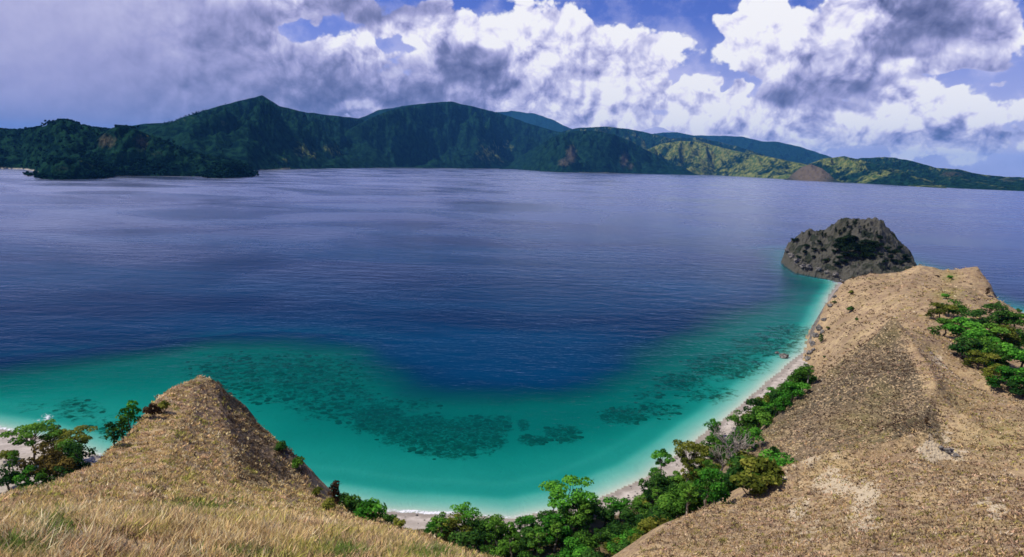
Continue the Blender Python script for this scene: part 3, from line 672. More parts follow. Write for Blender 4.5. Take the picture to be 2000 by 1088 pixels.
def lumps(name, pts, size, mat, sq=(1, 1, .5), jitter=.3, label=None, attrs=None, kind='stuff'):
    n = len(pts); sc = size[:, None, None] * np.array(sq)[None, None]
    ang = RNG.random(n) * 6.28; ca, sa_ = np.cos(ang), np.sin(ang)
    v = IV[None] * (1 + jitter * (RNG.random((n, 12, 1)) - .5)) * sc * (1 + .4 * (RNG.random((n, 1, 3)) - .5))
    v = np.stack([v[..., 0] * ca[:, None] - v[..., 1] * sa_[:, None], v[..., 0] * sa_[:, None] + v[..., 1] * ca[:, None], v[..., 2]], -1) + pts[:, None]
    f = IF[None] + 12 * np.arange(n)[:, None, None]
    at = {k: np.repeat(a, 12, 0) for k, a in (attrs or {}).items()}
    return make_obj(name, v.reshape(-1, 3), f.reshape(-1, 3), mat, smooth=False, attrs=at, kind=kind, label=label)
def coral_mat():
    m, nt, out = new_mat('coral_heads')
    n1 = nt.noise(nt.pos(), .5, 4, .6)
    principled(nt, out, nt.mix(nt.ramp(n1, .35, .65), rgb(.05, .07, .045), rgb(.15, .16, .10)), 1.0, None, 0.0)
    return m
cw = np.where((gz < -.8 * APPARENT) & (gz > -9 * APPARENT), np.clip(coral - .25, 0, None), 0) * RR ** 2
cp = cw.reshape(-1) / cw.sum()
ci = RNG.choice(cp.size, 1200, p=cp)
cpts = V[ci] + np.stack([(RNG.random(1200) - .5) * 2.4, (RNG.random(1200) - .5) * 2.8, np.zeros(1200)], -1)
lumps('coral_reef', cpts, RNG.uniform(.25, 1.0, 1200) ** 1.5 * 1.5, coral_mat(), (1, 1, .22), label='dark coral heads scattered over the turquoise shallows')

# ------------------------------------------------------------------ tree crowns on the far headlands
def canopy_mat():
    m, nt, out = new_mat('far_canopy_shaded')
    n1 = nt.noise(nt.pos(), .02, 3, .6)
    principled(nt, out, nt.mix(nt.ramp(n1, .4, .6), rgb(.0015, .010, .010), rgb(.006, .025, .016)), 1.0, None, 0.0)  # crowns coloured dark to match the cloud shade painted on the slopes
    return m
cps, css = [], []
for vv, op, rr_ in FAR_POINTS:
    ok = (vv[:, 2] > 4) & (rr_ < 5200)
    wgt_ = np.where(ok, np.clip(.30 - op, .0, 1), 0)
    if wgt_.sum() == 0: continue
    k = min(2600, int(ok.sum() * .45)); j = RNG.choice(len(vv), k, p=wgt_ / wgt_.sum())
    q = vv[j] + RNG.normal(0, 1, (k, 3)) * np.array([9, 18, 0]); cps.append(q); css.append(RNG.uniform(3.0, 6.0, k))
lumps('forest', np.concatenate(cps), np.concatenate(css), canopy_mat(), (1, 1, .8), label='dark forest covering the far headlands')

# ------------------------------------------------------------------ foliage materials
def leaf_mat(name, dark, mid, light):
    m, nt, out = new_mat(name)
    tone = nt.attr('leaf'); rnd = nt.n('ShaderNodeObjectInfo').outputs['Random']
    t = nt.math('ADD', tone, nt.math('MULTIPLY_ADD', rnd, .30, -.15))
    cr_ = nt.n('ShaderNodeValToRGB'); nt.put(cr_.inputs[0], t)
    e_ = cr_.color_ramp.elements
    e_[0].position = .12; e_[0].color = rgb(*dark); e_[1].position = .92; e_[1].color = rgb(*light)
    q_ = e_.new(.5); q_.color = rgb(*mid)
    d_ = nt.n('ShaderNodeBsdfDiffuse'); nt.put(d_.inputs['Color'], cr_.outputs[0])
    tl = nt.n('ShaderNodeBsdfTranslucent'); nt.put(tl.inputs['Color'], cr_.outputs[0])
    mx = nt.n('ShaderNodeMixShader'); mx.inputs[0].default_value = .35
    nt.t.links.new(d_.outputs[0], mx.inputs[1]); nt.t.links.new(tl.outputs[0], mx.inputs[2]); nt.t.links.new(mx.outputs[0], out.inputs['Surface'])
    return m
LEAF = dict(
    bright=leaf_mat('bright_leaf', (0.018, 0.078, 0.010), (0.058, 0.234, 0.023), (0.156, 0.442, 0.046)),
    green=leaf_mat('green_leaf', (0.022, 0.061, 0.010), (0.066, 0.178, 0.021), (0.183, 0.372, 0.047)),
    dark=leaf_mat('dark_leaf', (0.013, 0.039, 0.011), (0.031, 0.097, 0.018), (0.095, 0.211, 0.035)),
    olive=leaf_mat('olive_leaf', (0.046, 0.064, 0.011), (0.139, 0.172, 0.023), (0.309, 0.315, 0.057)),
    rust=leaf_mat('rust_leaf', (0.046, 0.039, 0.013), (0.150, 0.117, 0.026), (0.312, 0.227, 0.058)),
    brown=leaf_mat('brown_leaf', (.030, .018, .010), (.080, .048, .025), (.16, .10, .05)),
    shade=leaf_mat('islet_leaf_shaded', (.006, .012, .007), (.012, .026, .012), (.025, .045, .020)))  # islet foliage: a darkened leaf copy with cloud shade in its colour
def bark_mat(name, a, b):
    m, nt, out = new_mat(name)
    n1 = nt.noise(nt.vec('MULTIPLY', nt.pos(), (1, 1, .25)), 6, 4, .6)
    principled(nt, out, nt.mix(nt.ramp(n1, .35, .65), rgb(*a), rgb(*b)), .9, n1, .1, .5, .1)
    return m
BARK = bark_mat('bark', (.07, .05, .035), (.17, .13, .10)); PALE_BARK = bark_mat('pale_bark', (.20, .17, .14), (.42, .37, .31))

# ------------------------------------------------------------------ tree templates (metres, base at the origin)
def tubes(paths, sides=5):
    vs, fs = [], []
    for pts, rads in paths:
        pts = np.array(pts, float); o0 = len(vs)
        for i, (q, r_) in enumerate(zip(pts, rads)):
            t = pts[min(i + 1, len(pts) - 1)] - pts[max(i - 1, 0)]; t /= np.linalg.norm(t) + 1e-9
            a = np.cross(t, (0.31, 0.95, 0.05)); a /= np.linalg.norm(a); b = np.cross(t, a)
            for k in range(sides):
                an = 6.2832 * k / sides; vs.append(q + r_ * (math.cos(an) * a + math.sin(an) * b))
        for i in range(len(pts) - 1):
            for k in range(sides):
                fs.append((o0 + i * sides + k, o0 + i * sides + (k + 1) % sides, o0 + (i + 1) * sides + (k + 1) % sides, o0 + (i + 1) * sides + k))
    return np.array(vs), np.array(fs)
def leaves(clusters, n, size, rng):
    C, T = [], []
    for (c, r_, tone) in clusters:
        d = rng.normal(size=(n, 3)); d[:, 2] = np.abs(d[:, 2]) * 1.0 - .30 * rng.random(n); d /= np.linalg.norm(d, axis=1)[:, None]
        q = np.array(c) + d * np.array(r_) * (rng.uniform(.35, 1.05, (n, 1)) ** .6)
        nr_ = d + rng.normal(0, .55, (n, 3)) + np.array([0, 0, .35]); nr_ /= np.linalg.norm(nr_, axis=1)[:, None]
        a = np.cross(nr_, rng.normal(size=(n, 3))); a /= np.linalg.norm(a, axis=1)[:, None]; b = np.cross(nr_, a)
        s_ = size * rng.uniform(.6, 1.35, (n, 1))
        C.append(np.stack([q - a * s_, q - b * s_ * .62, q + a * s_, q + b * s_ * .62], 1))
        T.append(np.repeat(np.clip(tone + rng.normal(0, .16, n), 0, 1), 4))
    v = np.concatenate(C).reshape(-1, 3); return v, np.arange(len(v)).reshape(-1, 4), np.concatenate(T)
def me_from(name, v, f, mat, leaf=None, smooth=False):
    o = make_obj(name, v, f, mat, smooth=smooth, attrs={'leaf': leaf} if leaf is not None else None)
    me = o.data; bpy.data.objects.remove(o); return me
def limb(a, b, r0_, r1_, rng, n=4, wob=.10):
    a, b = np.array(a, float), np.array(b, float); L = np.linalg.norm(b - a)
    pts = [a + (b - a) * t + (rng.normal(0, wob * L, 3) * np.array([1, 1, .5]) if 0 < t < 1 else 0) for t in np.linspace(0, 1, n)]
    return pts, np.linspace(r0_, r1_, n)
def template(kind, seed):
    """returns (trunk mesh v/f, crown v/f/tone) for one tree about 1 unit = 1 metre, nominal height below"""
    rng = np.random.default_rng(seed); cl = []; paths = []
    if kind == 'round':       # dense round crown, 7 m
        top = np.array([rng.normal(0, .3), rng.normal(0, .3), 3.0]); paths.append(limb((0, 0, -.6), top, .26, .14, rng))
        for i in range(13):
            an = i * 2.4 + rng.random(); ra = rng.uniform(.4, 2.7); c = (ra * math.cos(an), ra * math.sin(an), rng.uniform(1.5, 5.9) - .28 * ra)
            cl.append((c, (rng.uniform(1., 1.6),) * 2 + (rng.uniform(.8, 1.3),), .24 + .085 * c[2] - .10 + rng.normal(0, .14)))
            if i % 2 == 0: paths.append(limb(top, c, .11, .03, rng))
    elif kind == 'umbrella':  # flat spreading crown in tiers, 7 m
        top = np.array([.4, .1, 3.6]); paths.append(limb((0, 0, -.6), top, .24, .15, rng))
        for i in range(13):
            an = i * 2.4 + rng.random() * .6; ra = 3.5 * math.sqrt((i + .6) / 13); c = (ra * math.cos(an), ra * math.sin(an), 5.9 - .16 * ra + rng.normal(0, .45))
            cl.append((c, (1.2, 1.2, .55), .62 + rng.normal(0, .16)))
            paths.append(limb(top, (c[0] * .9, c[1] * .9, c[2] - .3), .10, .03, rng))
        for i in range(4):
            an = i * 1.7 + .5; cl.append(((1.8 * math.cos(an), 1.8 * math.sin(an), 4.1), (.9, .9, .5), .32))
    elif kind == 'tall':      # slender tree on a long pale trunk, 10 m
        top = np.array([.3, .2, 8.2]); paths.append(limb((0, 0, -.6), top, .30, .10, rng, 5, .03))
        for i in range(10):
            an = i * 2.4; zz = 5.2 + 4.2 * i / 10; ra = rng.uniform(.5, 1.6); c = (ra * math.cos(an), ra * math.sin(an), zz)
            cl.append((c, (.85, .85, .6), .55 + rng.normal(0, .16))); paths.append(limb((.2, .1, zz - .9), c, .07, .02, rng))
    elif kind == 'shrub':     # low mound, 2.4 m
        for i in range(7):
            an = i * 2.4; ra = rng.uniform(.1, 1.0); c = (ra * math.cos(an), ra * math.sin(an), rng.uniform(.5, 1.5) - .25 * ra)
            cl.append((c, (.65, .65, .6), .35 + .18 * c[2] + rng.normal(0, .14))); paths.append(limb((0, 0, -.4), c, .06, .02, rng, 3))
    elif kind == 'upright':   # narrow loose bush, 3.4 m
        paths.append(limb((0, 0, -.4), (.1, 0, 2.6), .09, .03, rng, 4, .04))
        for i in range(8):
            an = i * 2.4; c = (rng.uniform(.1, .55) * math.cos(an), rng.uniform(.1, .55) * math.sin(an), .8 + 2.3 * i / 8)
            cl.append((c, (.5, .5, .5), .45 + rng.normal(0, .16))); paths.append(limb((.05, 0, c[2] - .4), c, .04, .015, rng, 3))
    elif kind == 'bare':      # grey leafless crown, 8 m
        top = np.array([.2, .1, 3.0]); paths.append(limb((0, 0, -.6), top, .30, .20, rng))
        for i in range(9):
            an = i * 2.4 + rng.random() * .5; ra = rng.uniform(1.2, 3.0); e1 = np.array([ra * math.cos(an) * .6, ra * math.sin(an) * .6, 4.4 + rng.random()])
            paths.append(limb(top, e1, .15, .09, rng))
            for k in range(4):
                e2 = e1 + rng.normal(0, .55, 3) * np.array([1.5, 1.5, .8]) + np.array([math.cos(an) * .9, math.sin(an) * .9, 1.2]); paths.append(limb(e1, e2, .075, .04, rng))
                for k2 in range(3): paths.append(limb(e2, e2 + rng.normal(0, .6, 3) + np.array([0, 0, .6]), .04, .018, rng, 3))
        for i in range(5):
            an = i * 1.3; cl.append(((2.4 * math.cos(an), 2.4 * math.sin(an), 4.6 + .3 * i), (.6, .6, .4), .4))
    n = dict(round=110, umbrella=110, tall=90, shrub=70, upright=46, bare=26)[kind]
    sz = dict(round=.26, umbrella=.23, tall=.22, shrub=.19, upright=.17, bare=.2)[kind]
    return tubes(paths), leaves(cl, n, sz, rng)
HGT = dict(round=7., umbrella=6.6, tall=10., shrub=2.3, upright=3.4, bare=7.6)
_tpl = {}
def tpl(kind, leaf, var):
    k = (kind, leaf, var)
    if k not in _tpl:
        (tv, tf), (lv, lf, lt) = template(kind, 100 + 17 * var + len(kind) * 7)
        bark = PALE_BARK if kind in ('tall', 'bare') else BARK
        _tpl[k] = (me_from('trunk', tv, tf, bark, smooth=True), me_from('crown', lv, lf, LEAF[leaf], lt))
    return _tpl[k]
PLACED = []
def visible(q):
    v = np.array(q) - np.array([0, 0, H]); t = np.linspace(.05, .985, 160)
    pts = np.array([0, 0, H])[None] + v[None] * t[:, None]
    return bool((pts[:, 2] > land(pts[:, 0], pts[:, 1]) - .05).all())
def put_plant(kind, leaf, x, y, height, label, group, width=1.0, var=None, sink=0.0, z=None):
    var = RNG.integers(0, 3) if var is None else var
    tm, cm = tpl(kind, leaf, int(var))
    zz = float(land(np.array([x]), np.array([y]))[0]) if z is None else z
    tree = kind not in ('shrub', 'upright')
    e = bpy.data.objects.new('tree' if tree else 'shrub', None); COL.objects.link(e)
    e.empty_display_size = .5
    s_ = height / HGT[kind]
    e.location = (x, y, zz - sink); e.rotation_euler = (0, 0, RNG.random() * 6.28); e.scale = (s_ * width, s_ * width, s_)
    e['label'] = label; e['category'] = 'tree' if tree else 'shrub'
    if group: e['group'] = group
    for nm, me in (('trunk' if tree else 'stem', tm), ('crown' if tree else 'foliage', cm)):
        o = bpy.data.objects.new(nm, me); COL.objects.link(o); o.parent = e
    PLACED.append((x, y)); return e
_r = np.linspace(20, 720, 1401)
def find(px, py, h, rmin=20.0, frac=.6):
    d = D(px, py); hd = math.hypot(d[0], d[1]); x, y = _r * d[0] / hd, _r * d[1] / hd
    g = H + _r * d[2] / hd - land(x, y) - h * frac
    k = np.where((g <= 0) & (_r > rmin))[0]
    k = k[0] if len(k) else len(_r) - 1
    return x[k], y[k]
def plant(kind, leaf, px, py, h, label, group=None, rmin=20.0, width=1.0, frac=.6, var=None):
    x, y = find(px, py, h, rmin, frac); return put_plant(kind, leaf, x, y, h, label, group, width, var)

LEFT, CENTRE, EDGE, RIGHTB, VALLEY, SLOPE, ISLET = ('trees by the left hand beach', 'trees and thicket behind the bay beach', 'shrubs on the edge of the near grassy hill', 'trees between the beach and the right hill',
    'trees in the hollow on the right', 'shrubs on the right grassy ridge', 'shrubs on the rocky islet')
# by the left hand beach
plant('umbrella','green',62,850,9.8,'spreading green tree with visible branching trunk, leftmost tree in front of the sand','' or LEFT,150,1.0,.75)
plant('round','olive',105,845,7.8,'thin olive crown just behind the spreading tree at the left beach',LEFT,150,.9)
plant('umbrella','olive',150,855,8.5,'round green crown with yellow patches standing out against the water, left beach',LEFT,150,.95,.75)
plant('round','rust',92,893,12.3,'largest rust brown leafed tree beside the left beach',LEFT,125,.95)
plant('round','rust',122,915,9.1,'smaller rusty tree on the right of the largest rust brown one',LEFT,110,1.0)
plant('round','dark',150,893,10.4,'dark green tree at the right end of the left beach clump',LEFT,125,.9)
plant('round','green',140,880,9.1,'mid green tree behind the dark one in the left beach clump',LEFT,140,.9)
plant('round','dark',128,925,7.8,'very dark tree low in the shade of the rusty clump',LEFT,100,1.0)
plant('round','bright',52,930,7.2,'bright green bushy tree low at the left edge below the rusty trees',LEFT,90,1.0)
plant('round','dark',15,925,7.2,'dark bushy tree against the left edge of the picture',LEFT,90,1.0)
plant('round','green',85,935,6.5,'green bushy tree just above the grass under the rusty trees',LEFT,85,1.0)
plant('shrub','olive',20,885,3.9,'pale olive bush on the sand at the left edge',LEFT,140,1.2)
plant('tall','green',28,905,9.1,'slim tree with a pale stem in front of the left sand',LEFT,120,.8)
plant('upright','bright',256,826,3.6,'light green bush leaning out from the left slope over the water',EDGE,88,1.2,.5)
plant('upright','green',240,848,3.2,'green bush below the leaning one on the left slope',EDGE,82,1.1,.5)
plant('upright','dark',222,866,2.8,'lowest dark green bush on the left slope beside the water',EDGE,77,1.1,.5)
plant('shrub','brown',297,797,2.2,'small rust brown bush on the skyline of the pointed knob',EDGE,78,.8,.6)
plant('shrub','olive',318,789,1.9,'small olive bush next to the rust brown one on the knob',EDGE,80,.8,.6)
for (x, y, k, lf, h_, lb) in [(655,968,'upright','brown',3.6,'dark brown thorny shrub at the right edge of the near grass'),(640,985,'shrub','olive',1.6,'low olive bush left of the dark brown shrub'),
      (688,985,'shrub','green',2.2,'small green bush between the brown shrub and the leafy bush'),(722,996,'shrub','bright',3.0,'leafy bright green bush at the right edge of the near grass'),
      (702,990,'shrub','dark',2.2,'dark green bush joined to the left of the leafy bush'),(670,975,'shrub','dark',2.0,'dark bush just right of the brown thorny shrub'),
      (580,905,'shrub','green',1.8,'green bush clinging to the cliff side of the knob'),(548,875,'shrub','dark',1.8,'dark bush at the shoulder of the knob'),(760,1012,'shrub','dark',1.6,'small dark bush at the top of the white surf'),
      (780,1022,'shrub','olive',1.5,'small olive bush below the surf line'),(618,960,'shrub','olive',1.4,'straggly olive bush on the rim of the grass above the water')]:
    plant(k, lf, x, y, h_, lb, EDGE, 45, 1.0, .45)
# behind the bay beach
plant('umbrella','bright',907,1003,6.2,'single rounded green tree standing alone in front of the bay sand',None,112,.9,.8)
plant('umbrella','bright',1112,962,10.5,'large flat topped green tree rising over the beach in the middle',None,112,1.0,.8,0)
plant('round','dark',1130,990,8,'dark tree under the right side of the large flat topped tree',CENTRE,110,.8)
plant('tall','green',1083,985,8,'slim tree with a pale trunk left of the large flat topped one',CENTRE,112,.8)
plant('umbrella','bright',1294,893,8,'bright green tree on a thin bare stem beside the sand',None,135,.62,.82)
plant('round','bright',1283,925,4.5,'light green bush on the sand below the thin stemmed tree',RIGHTB,135,.9)
plant('umbrella','olive',1350,880,11,'tall yellow green tree with a pale straight trunk',None,125,.75,.82)
plant('tall','olive',1343,930,12,'tree with a long pale vertical trunk in front of the thicket',RIGHTB,110,.7)
plant('bare','green',1432,872,10.5,'grey leafless tree with spreading bare branches in the thicket',None,140,1.0,.72)
plant('bare','dark',1412,890,8,'smaller half bare grey tree at the left of the leafless one',RIGHTB,135,.9,.72)
plant('round','dark',1482,796,9,'dark round crowned tree next to the sand, right thicket',RIGHTB,165,1.0)
plant('round','green',1545,745,9,'green tree at the top end of the thicket where the beach ends',RIGHTB,190,1.0)
plant('round','green',1560,765,8,'green tree against the foot of the slope at the end of the beach',RIGHTB,180,1.0)
plant('round','dark',1520,785,8,'dark green tree behind the round crowned one',RIGHTB,175,1.0)
plant('round','bright',1468,850,6,'light green tree between the bare tree and the slope',RIGHTB,140,.9)
plant('round','green',1440,815,7,'green tree beside the sand above the bare tree',RIGHTB,160,.9)
plant('round','bright',1395,830,6.5,'bright green tree beside the sand left of the bare tree',RIGHTB,155,.9)
plant('round','bright',1400,958,6,'bright green tree low in front of the thicket, left of the slope',RIGHTB,95,1.0)
plant('shrub','dark',1512,880,2.6,'small dark bush alone on the slope edge right of the thicket',SLOPE,110,1.0)
plant('shrub','olive',1490,915,4.5,'yellow olive bush on the slope right of the bright trees',SLOPE,105,1.3)
plant('shrub','olive',1470,940,4.0,'lower yellow olive bush at the edge of the near right slope',SLOPE,100,1.3)
plant('shrub','olive',1500,935,3.0,'small olive bush between the two yellow olive ones and the slope',SLOPE,100,1.2)

# the thicket between the beach and the right hand hill
kinds = [('round','green'),('round','green'),('round','bright'),('round','bright'),('round','dark'),('round','olive'),('round','dark'),('tall','green'),('shrub','green'),('shrub','olive')]
wordk = {'round':'bushy','tall':'slender','shrub':'low','umbrella':'spreading'}; wordl = {'green':'mid green','bright':'bright green','dark':'dark green','olive':'yellowish green'}
def zone_of(px, py):
    if px < 960: return 'below the near grass'
    if px < 1090: return 'below the middle beach'
    if px < 1200: return 'under the flat topped tree'
    if px < 1300: return 'by the thin stemmed tree'
    if px < 1400: return 'around the long pale trunk'
    if px < 1480: return 'around the bare grey tree'
    return 'at the beach end'
tries = 0; made = 0
while tries < 6000 and made < 200:
    tries += 1
    b = math.radians(RNG.uniform(-7, 25)); r_ = RNG.uniform(108, 262)
    x, y = r_ * math.sin(b), r_ * math.cos(b)
    z_, wh, sd_, dc_ = land(np.array([x]), np.array([y]), True)
    if -dc_[0] < 6.0 + 1.5 * math.sin(x / 5) or z_[0] > 26 or (wh[0] >= 0 and sd_[0] < 1.5): continue
    kd, lf = kinds[RNG.integers(0, len(kinds))]
    if -dc_[0] < 8 and kd in ('round', 'tall'): kd = 'shrub'
    if any((x - a) ** 2 + (y - b_) ** 2 < (1.6 if kd == 'shrub' else 2.3) ** 2 for a, b_ in PLACED): continue
    h_ = dict(round=RNG.uniform(4.6, 7.8), tall=RNG.uniform(6, 8.5), shrub=RNG.uniform(1.6, 3.4), umbrella=RNG.uniform(5, 7))[kd]
    qx, qy = px_of(np.array(x), np.array(y), np.array(z_[0] + h_ * .8))
    if not (780 < qx < 1590 and qy < 1110) or not visible((x, y, z_[0] + h_ * .85)): continue
    size_ = 'small' if h_ < dict(round=5.0, tall=6.8, shrub=2.2, umbrella=5.6)[kd] else 'large' if h_ > dict(round=6.2, tall=7.8, shrub=2.9, umbrella=6.4)[kd] else 'middling'
    where = 'by the sand,' if -dc_[0] < 13 else 'in mid thicket,' if -dc_[0] < 24 else 'against the slope,'
    lb = f"{size_} {wordk[kd]} {wordl[lf]} {'bush' if kd == 'shrub' else 'tree'} {where} {zone_of(qx, qy)}"
    put_plant(kd, lf, x, y, h_, lb, 'trees and bushes of the beach thicket', 1.2); made += 1

# hollow on the right
vz = [(1838,605,'olive',6,'yellow green tree at the upper left corner of the right hollow'),(1868,600,'green',6.5,'green tree second from the upper left corner of the right hollow'),(1850,635,'green',6,'green tree at the left rim of the right hollow'),
      (1885,640,'bright',7.5,'bright green rounded tree in the left half of the right hollow'),(1918,622,'dark',7,'dark tree in the middle of the top row of the right hollow'),(1905,662,'bright',7,'bright green tree below the rounded one in the right hollow'),
      (1880,672,'dark',6,'dark tree at the lower left rim of the right hollow'),(1955,612,'dark',7.5,'tall dark tree at the top right of the hollow'),(1985,625,'green',7,'green tree at the right edge, top of the hollow'),
      (1940,650,'green',7,'green tree in the centre of the right hollow'),(1970,655,'olive',7,'yellowish tree right of the centre of the hollow'),(1998,660,'green',7,'green tree against the right edge in the hollow'),
      (1935,690,'green',6.5,'green tree below the centre of the right hollow'),(1965,690,'dark',6.5,'dark shaded tree low in the right hollow'),(1995,700,'bright',7.5,'bright green tree at the right edge low in the hollow'),
      (1915,700,'olive',5,'olive bushy tree on the lower rim of the right hollow'),(1945,725,'olive',5,'yellow olive bushy tree beside the grass under the hollow'),(1975,735,'bright',6,'bright bushy tree near the lower right corner of the hollow'),
      (2002,745,'dark',6,'dark tree in the lower right corner of the hollow'),(2035,690,'green',7,'green tree at the far right, cut by the picture edge'),(1925,675,'green',6.5,'mid green tree just left of the shaded one in the hollow')]
for (x, y, lf, h_, lb) in vz: plant('round', lf, x, y, h_ * 1.25, lb, VALLEY, 205, 1.45, .55)
for (x, y, k, lf, h_, lb) in [(1856,541,'shrub','bright',2.6,'low bright green bush on the far tan hill, upper of two'),(1848,577,'shrub','bright',3.0,'low bright green bush on the far tan hill, lower of two'),(1832,539,'shrub','brown',1.4,'tiny brown bush left of the upper bright green one'),
      (1929,570,'upright','brown',4.2,'brown bush on the right skyline of the far tan hill'),(1936,602,'upright','brown',4.5,'brown thorny bush above the trees of the hollow'),(1948,598,'upright','dark',4.5,'dark upright bush right of the brown thorny one'),
      (1663,570,'shrub','olive',2.4,'small olive bush on the left flank of the far hill, uppermost'),(1662,602,'shrub','dark',3.2,'dark bush on the left flank of the far hill'),(1673,623,'shrub','dark',1.5,'tiny dark bush below the flank bush'),
      (1604,661,'upright','dark',4.6,'dark upright bush on the cliff above the beach end'),(1630,590,'shrub','dark',2.,'dark bush on the sea cliff of the far hill'),(1618,640,'shrub','olive',2.,'olive bush on the sea cliff nearer the beach'),
      (1610,697,'shrub','dark',1.2,'tiny dark bush on the tan slope near the beach end'),(1810,823,'upright','brown',2.0,'lone dark stump like bush on the crest of the near right hill'),(1991,606,'shrub','dark',2.6,'dark bush on the right rim at the picture edge')]:
    plant(k, lf, x, y, h_, lb, SLOPE, 60 if y > 800 else 190, 1.0, .5)
# islet
isp = [(1672,433,4.6),(1655,438,4),(1648,447,3.6),(1663,444,3.4),(1640,452,4),(1632,448,3),(1580,454,3),(1606,456,3.4),(1612,458,3.4),(1552,466,3.2),(1645,470,4.5),(1655,462,4),(1637,478,4.5),(1650,485,4),(1660,455,4),(1640,465,4),
       (1670,478,4),(1680,488,4.2),(1690,492,4),(1700,485,4.5),(1705,472,4),(1690,470,3.8),(1712,455,3.5),(1718,462,3.2),(1700,448,2.6),(1688,442,2.6),(1695,438,2.2),(1678,450,2.4),(1688,455,2.2),(1720,495,2.6),(1740,500,2.6),(1745,508,2.4),
       (1614,505,3),(1635,512,3),(1650,508,3),(1590,485,2.4),(1575,478,2.4),(1560,500,2.6),(1728,508,2.4),(1750,488,3),(1757,481,3),(1768,497,3),(1772,503,3),(1712,478,4.2),(1665,495,4),(1640,500,3),(1648,474,4),(1655,472,4.4),(1662,468,4),(1668,462,4),(1660,482,4.2),(1675,484,4),(1682,478,4),(1695,478,4.2),(1700,495,3.6),(1688,500,3.4),(1650,497,3.2),(1630,490,2.6),(1600,470,2.4),(1608,485,2.2),(1590,500,2.2),(1572,490,2.6),(1722,475,2.8),(1733,482,2.8),(1740,490,2.8),(1762,510,2.8)]
for (x, y, h_) in isp:
    where = 'on the top of the islet' if y < 450 else ('on the left hump of the islet' if x < 1625 else ('on the right slope of the islet' if x > 1715 else 'in the wooded gully of the islet'))
    plant('upright' if y < 460 else 'shrub', 'shade', x, y + 2, h_ * 1.5, f"{'tall' if h_ > 4 else 'middling' if h_ > 3 else 'small'} dark bush {where}", f"dark bushes {where}", 520, 1.3 if y >= 460 else .9, .5)

# ------------------------------------------------------------------ rocks
def rock_mat():
    m, nt, out = new_mat('weathered_rock')
    n1 = nt.noise(nt.pos(), 1.2, 5, .65)
    principled(nt, out, nt.mix(nt.ramp(n1, .35, .65), rgb(.05, .048, .045), rgb(.24, .22, .19)), .9, n1, .2, .8, .4)
    return m
MAT_ROCK = rock_mat()
def rock(px, py, size, label, group, sq=.6, z=None, rmin=50):
    x, y = find(px, py, size * .4, rmin, .3); zz = float(land(np.array([x]), np.array([y]))[0])
    rng = np.random.default_rng(int(px * 7 + py)); v = IV2 * (1 + .32 * rng.normal(0, .6, (len(IV2), 1)))
    v = v * np.array([1, .8, sq]) * size * .5
    o = make_obj('rock', v, IF2, MAT_ROCK, smooth=False); o.location = (x, y, max(zz, -size * .1) + size * .12); o.rotation_euler = (rng.normal(0, .2), rng.normal(0, .2), rng.random() * 6.28)
    o['label'] = label; o['category'] = 'rock'
    if group: o['group'] = group
rock(1531,697,4.2,'dark rock standing in the shallow water near the end of the beach',None)
rock(1517,690,2.2,'small dark rock in the water left of the standing one',None)
for (x, y, s_) in [(1582,690,3),(1588,672,3.4),(1594,655,2.8),(1600,642,3.2),(1610,625,2.6),(1622,598,2.6),(1578,702,2.6),(1590,684,2.2),(1606,650,2.4),(1630,580,2.4),(1646,550,2.4)]:
    rock(x, y, s_, 'grey boulder at the sea cliff foot below the far tan hill', 'grey boulders along the cliff foot', .9, rmin=150)
for (x, y, s_) in [(1545,500,6),(1556,512,6),(1568,520,5),(1580,523,5),(1538,490,5),(1598,526,4),(1615,532,4),(1632,538,4)]:
    rock(x, y, s_, 'dark boulder at the waterline of the islet', 'dark boulders round the islet', .8, rmin=450)
for (x, y, s_, lb) in [(1852,884,1.6,'pale limestone block on the crest of the near right hill'),(1868,892,1.2,'smaller pale block right of the crest block'),(1838,876,.9,'pale stone above the crest block')]:
    rock(x, y, s_, lb, None, .5, rmin=60)

bs = np.argwhere((gwho < 0) & (gdc < -.6) & (gdc > -7) & (GY > 60) & (RR < 420)); bs = bs[RNG.choice(len(bs), 900, p=(RR[tuple(bs.T)] ** 2) / (RR[tuple(bs.T)] ** 2).sum())]
bp_ = np.stack([GX[tuple(bs.T)], GY[tuple(bs.T)], gz[tuple(bs.T)]], -1) + np.concatenate([RNG.normal(0, .5, (900, 2)), np.zeros((900, 1))], 1)
lumps('beach_stones', bp_, RNG.uniform(.06, .42, 900), MAT_ROCK, (1, .8, .5), label='scattered stones and coral rubble on the sand')
